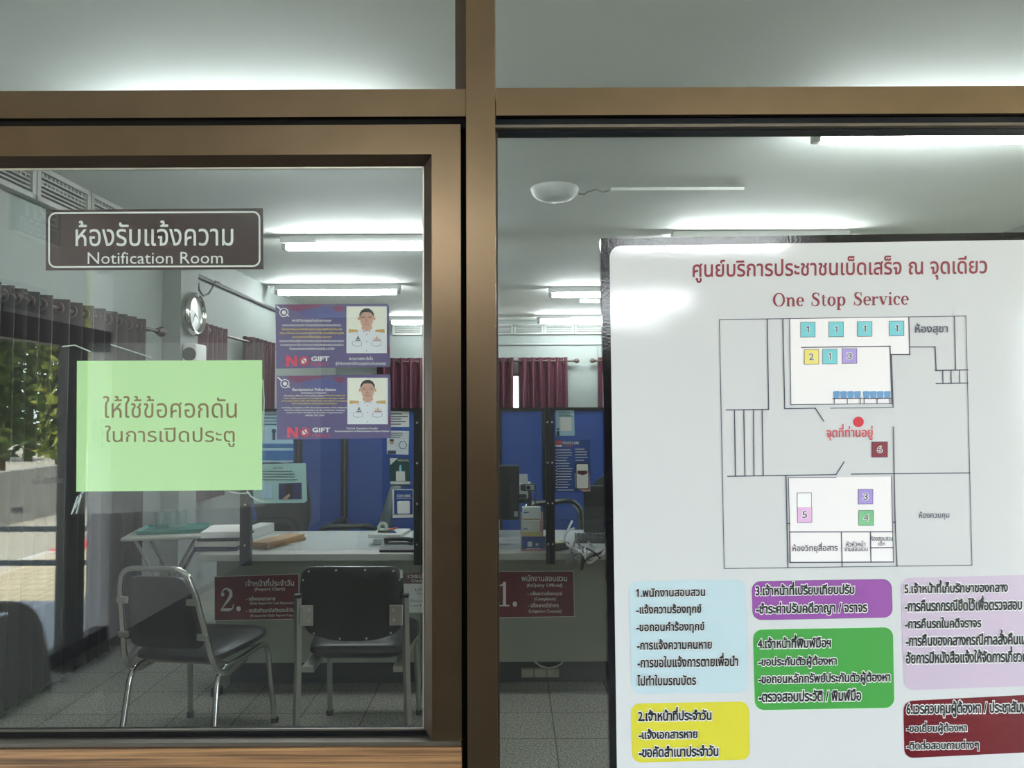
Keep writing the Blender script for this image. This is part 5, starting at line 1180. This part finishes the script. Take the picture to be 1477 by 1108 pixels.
# lettering on the hall glazing (reads right in the mirror)
y0, y1 = my(66), my(-60)
t = thing('service_banner', (HL + .0, (y0 + y1) / 2, 2.0), 'grey SERVICE banner over the hall glazing, mirrored at the left edge', 'banner')
zA = mir(onx(30, 446, HL)).z; zB = mir(onx(30, 408, HL)).z
MB().box(HL - .019, HL - .004, y0, y1, zA, zB).build('sheet', mat('banner_grey', (150, 156, 152), .6), t)
b = MB(); put(b, 'SERVICE', (-52, 408, 43, 424), 0, off=.03, slope=.17, place=pm_(-.0035)); b.build('lettering', WINK, t)
b = MB()
for px in (2, 46):
    c_ = mir(onx(px, 441, HL - .0035)); b.poly([c_ + V((0, 0, .03)), c_ + V((0, .02, 0)), c_ + V((0, 0, -.03)), c_ + V((0, -.02, 0))])
b.build('diamond_pattern', mat('banner_dark', (60, 62, 64), .6), t)
t = thing('window_lettering', mir(onx(145, 645, HL - .04)), 'tall grey lettering on the hall glazing, mirrored across the green paper', 'lettering')
b = MB(); put(b, 'WEL', (132, 604, 158, 645), 0, off=.0, slope=.1, place=pm_(-.0425)); b.build('letters', mat('letter_grey', (70, 82, 76), .5), t)
t = thing('window_arrow', mir(onx(26, 745, HL - .04)), 'white arrow sticker on the hall glazing, mirrored low at the left edge', 'sticker')
b = MB(); b.poly([pm_(-.0425)(x, y, 0) for x, y in ((17, 733), (27, 732), (27, 728), (35, 735), (27, 744), (27, 739.5), (17, 741))]); b.build('arrow', WINK, t)
t = thing('window_lettering', mir(onx(80, 695, HL - .04)), 'small white Thai lettering on the hall glazing, mirrored left of the green paper', 'lettering')
b = MB(); put(b, 'ยินดีต้อนรับ', (46, 687, 102, 697), 0, off=.01, slope=-.03, place=pm_(-.0425)); b.build('letters', WINK, t)
tag(MB().box(-7.35, -7.15, -32, -3.0, -.12, .64).build('boundary_wall', mat('boundary_grey', (96, 98, 95), .8, noise=.08, scale=2)), 'low grey boundary wall beyond the kerb, mirrored behind the arrow', 'wall')
# railing along the veranda edge
d_ = 2 * GY + 3.6; zr_ = [Z(763, d_, 80), Z(812, d_, 80)]
t = thing('railing', (-3.9, -3.6, 0), 'grey two bar railing at the veranda edge, mirrored over the paving', 'railing')
RG = mat('rail_grey', (92, 100, 100), .45, .4)
for z in zr_: MB().box(-5.6, HL - .12, -3.62, -3.585, z - .02, z + .02).build('rail', RG, t)
for x in (-5.58, -2.76): MB().box(x - .025, x + .025, -3.63, -3.58, 0, zr_[0] + .05).build('post', RG, t)
# kerb
b = MB(); i = 0; y = -3.95
while y > -13.9: b.box(kx - .06, kx + .06, y - .99, y, -.12, -.03, i % 2); i += 1; y -= 1.0
tag(b.build('kerb', [mat('kerb_red', (206, 60, 62), .7), mat('kerb_white', (226, 222, 214), .7)]), 'red and white painted kerb along the paving, mirrored at the left', 'kerb')
LEAFS = [mat('leaf_dark', (58, 82, 38), .7), mat('leaf_mid', (96, 116, 52), .7), mat('leaf_light', (168, 176, 84), .7)]
BARK = mat('bark', (86, 72, 56), .9)
def tree(px, d, h, w, kinds, lab, base=.05, n=2600):
    vx = (px - 738.5) / FPX * d; p = V((vx, 2 * GY - d, -.12)); t = thing('tree', p, lab, 'tree', 'trees beyond the driveway')
    rr = random.Random(px); f = MB()
    for i in range(n):
        u = rr.random() ** .8; z = h * (base + (1 - base) * u); rad = w * (1.1 - u * .9) * (.8 + .2 * sin(9 * u + px)) * math.sqrt(rr.random()) ; a = rr.random() * 2 * pi
        c = p + V((rad * cos(a), rad * sin(a), z)); s_ = rr.uniform(.10, .24)
        e1 = V((rr.gauss(0, 1), rr.gauss(0, 1), rr.gauss(0, 1))).normalized(); e2 = e1.orthogonal().normalized()
        f.poly([c - e1 * s_, c + e2 * s_ * .5, c + e1 * s_, c - e2 * s_ * .5], rr.choice(kinds))
    o = f.build('foliage', LEAFS, t); o['kind'] = 'stuff'
    MB().tube([p, p + V((.05, 0, h * .4)), p + V((0, .03, h * .85))], [w * .14, w * .1, .02], 8).build('trunk', BARK, t, smooth=True)
for px, d, h, w, kinds, lab in ((2, 20, 7.5, .85, (0, 0, 1), 'dark tree mirrored at the far left edge of the glass'), (42, 26, 9, 1.0, (0, 0, 1), 'dark tree mirrored second from the left edge'),
      (86, 20, 7.6, .72, (0, 1, 2), 'yellowish tree mirrored just left of the green paper'), (119, 28, 9, .9, (0, 1), 'tree mirrored behind the grey hall post'), (147, 19, 6.8, .62, (1, 2, 2), 'light yellow green tree mirrored across the green paper'), (-30, 26, 8.5, .9, (0, 1), 'dark tree outside the hall beyond the left edge')):
    tree(px, d, h, w, kinds, lab)
for o in bpy.data.objects:
    if '_local' in o: del o['_local']
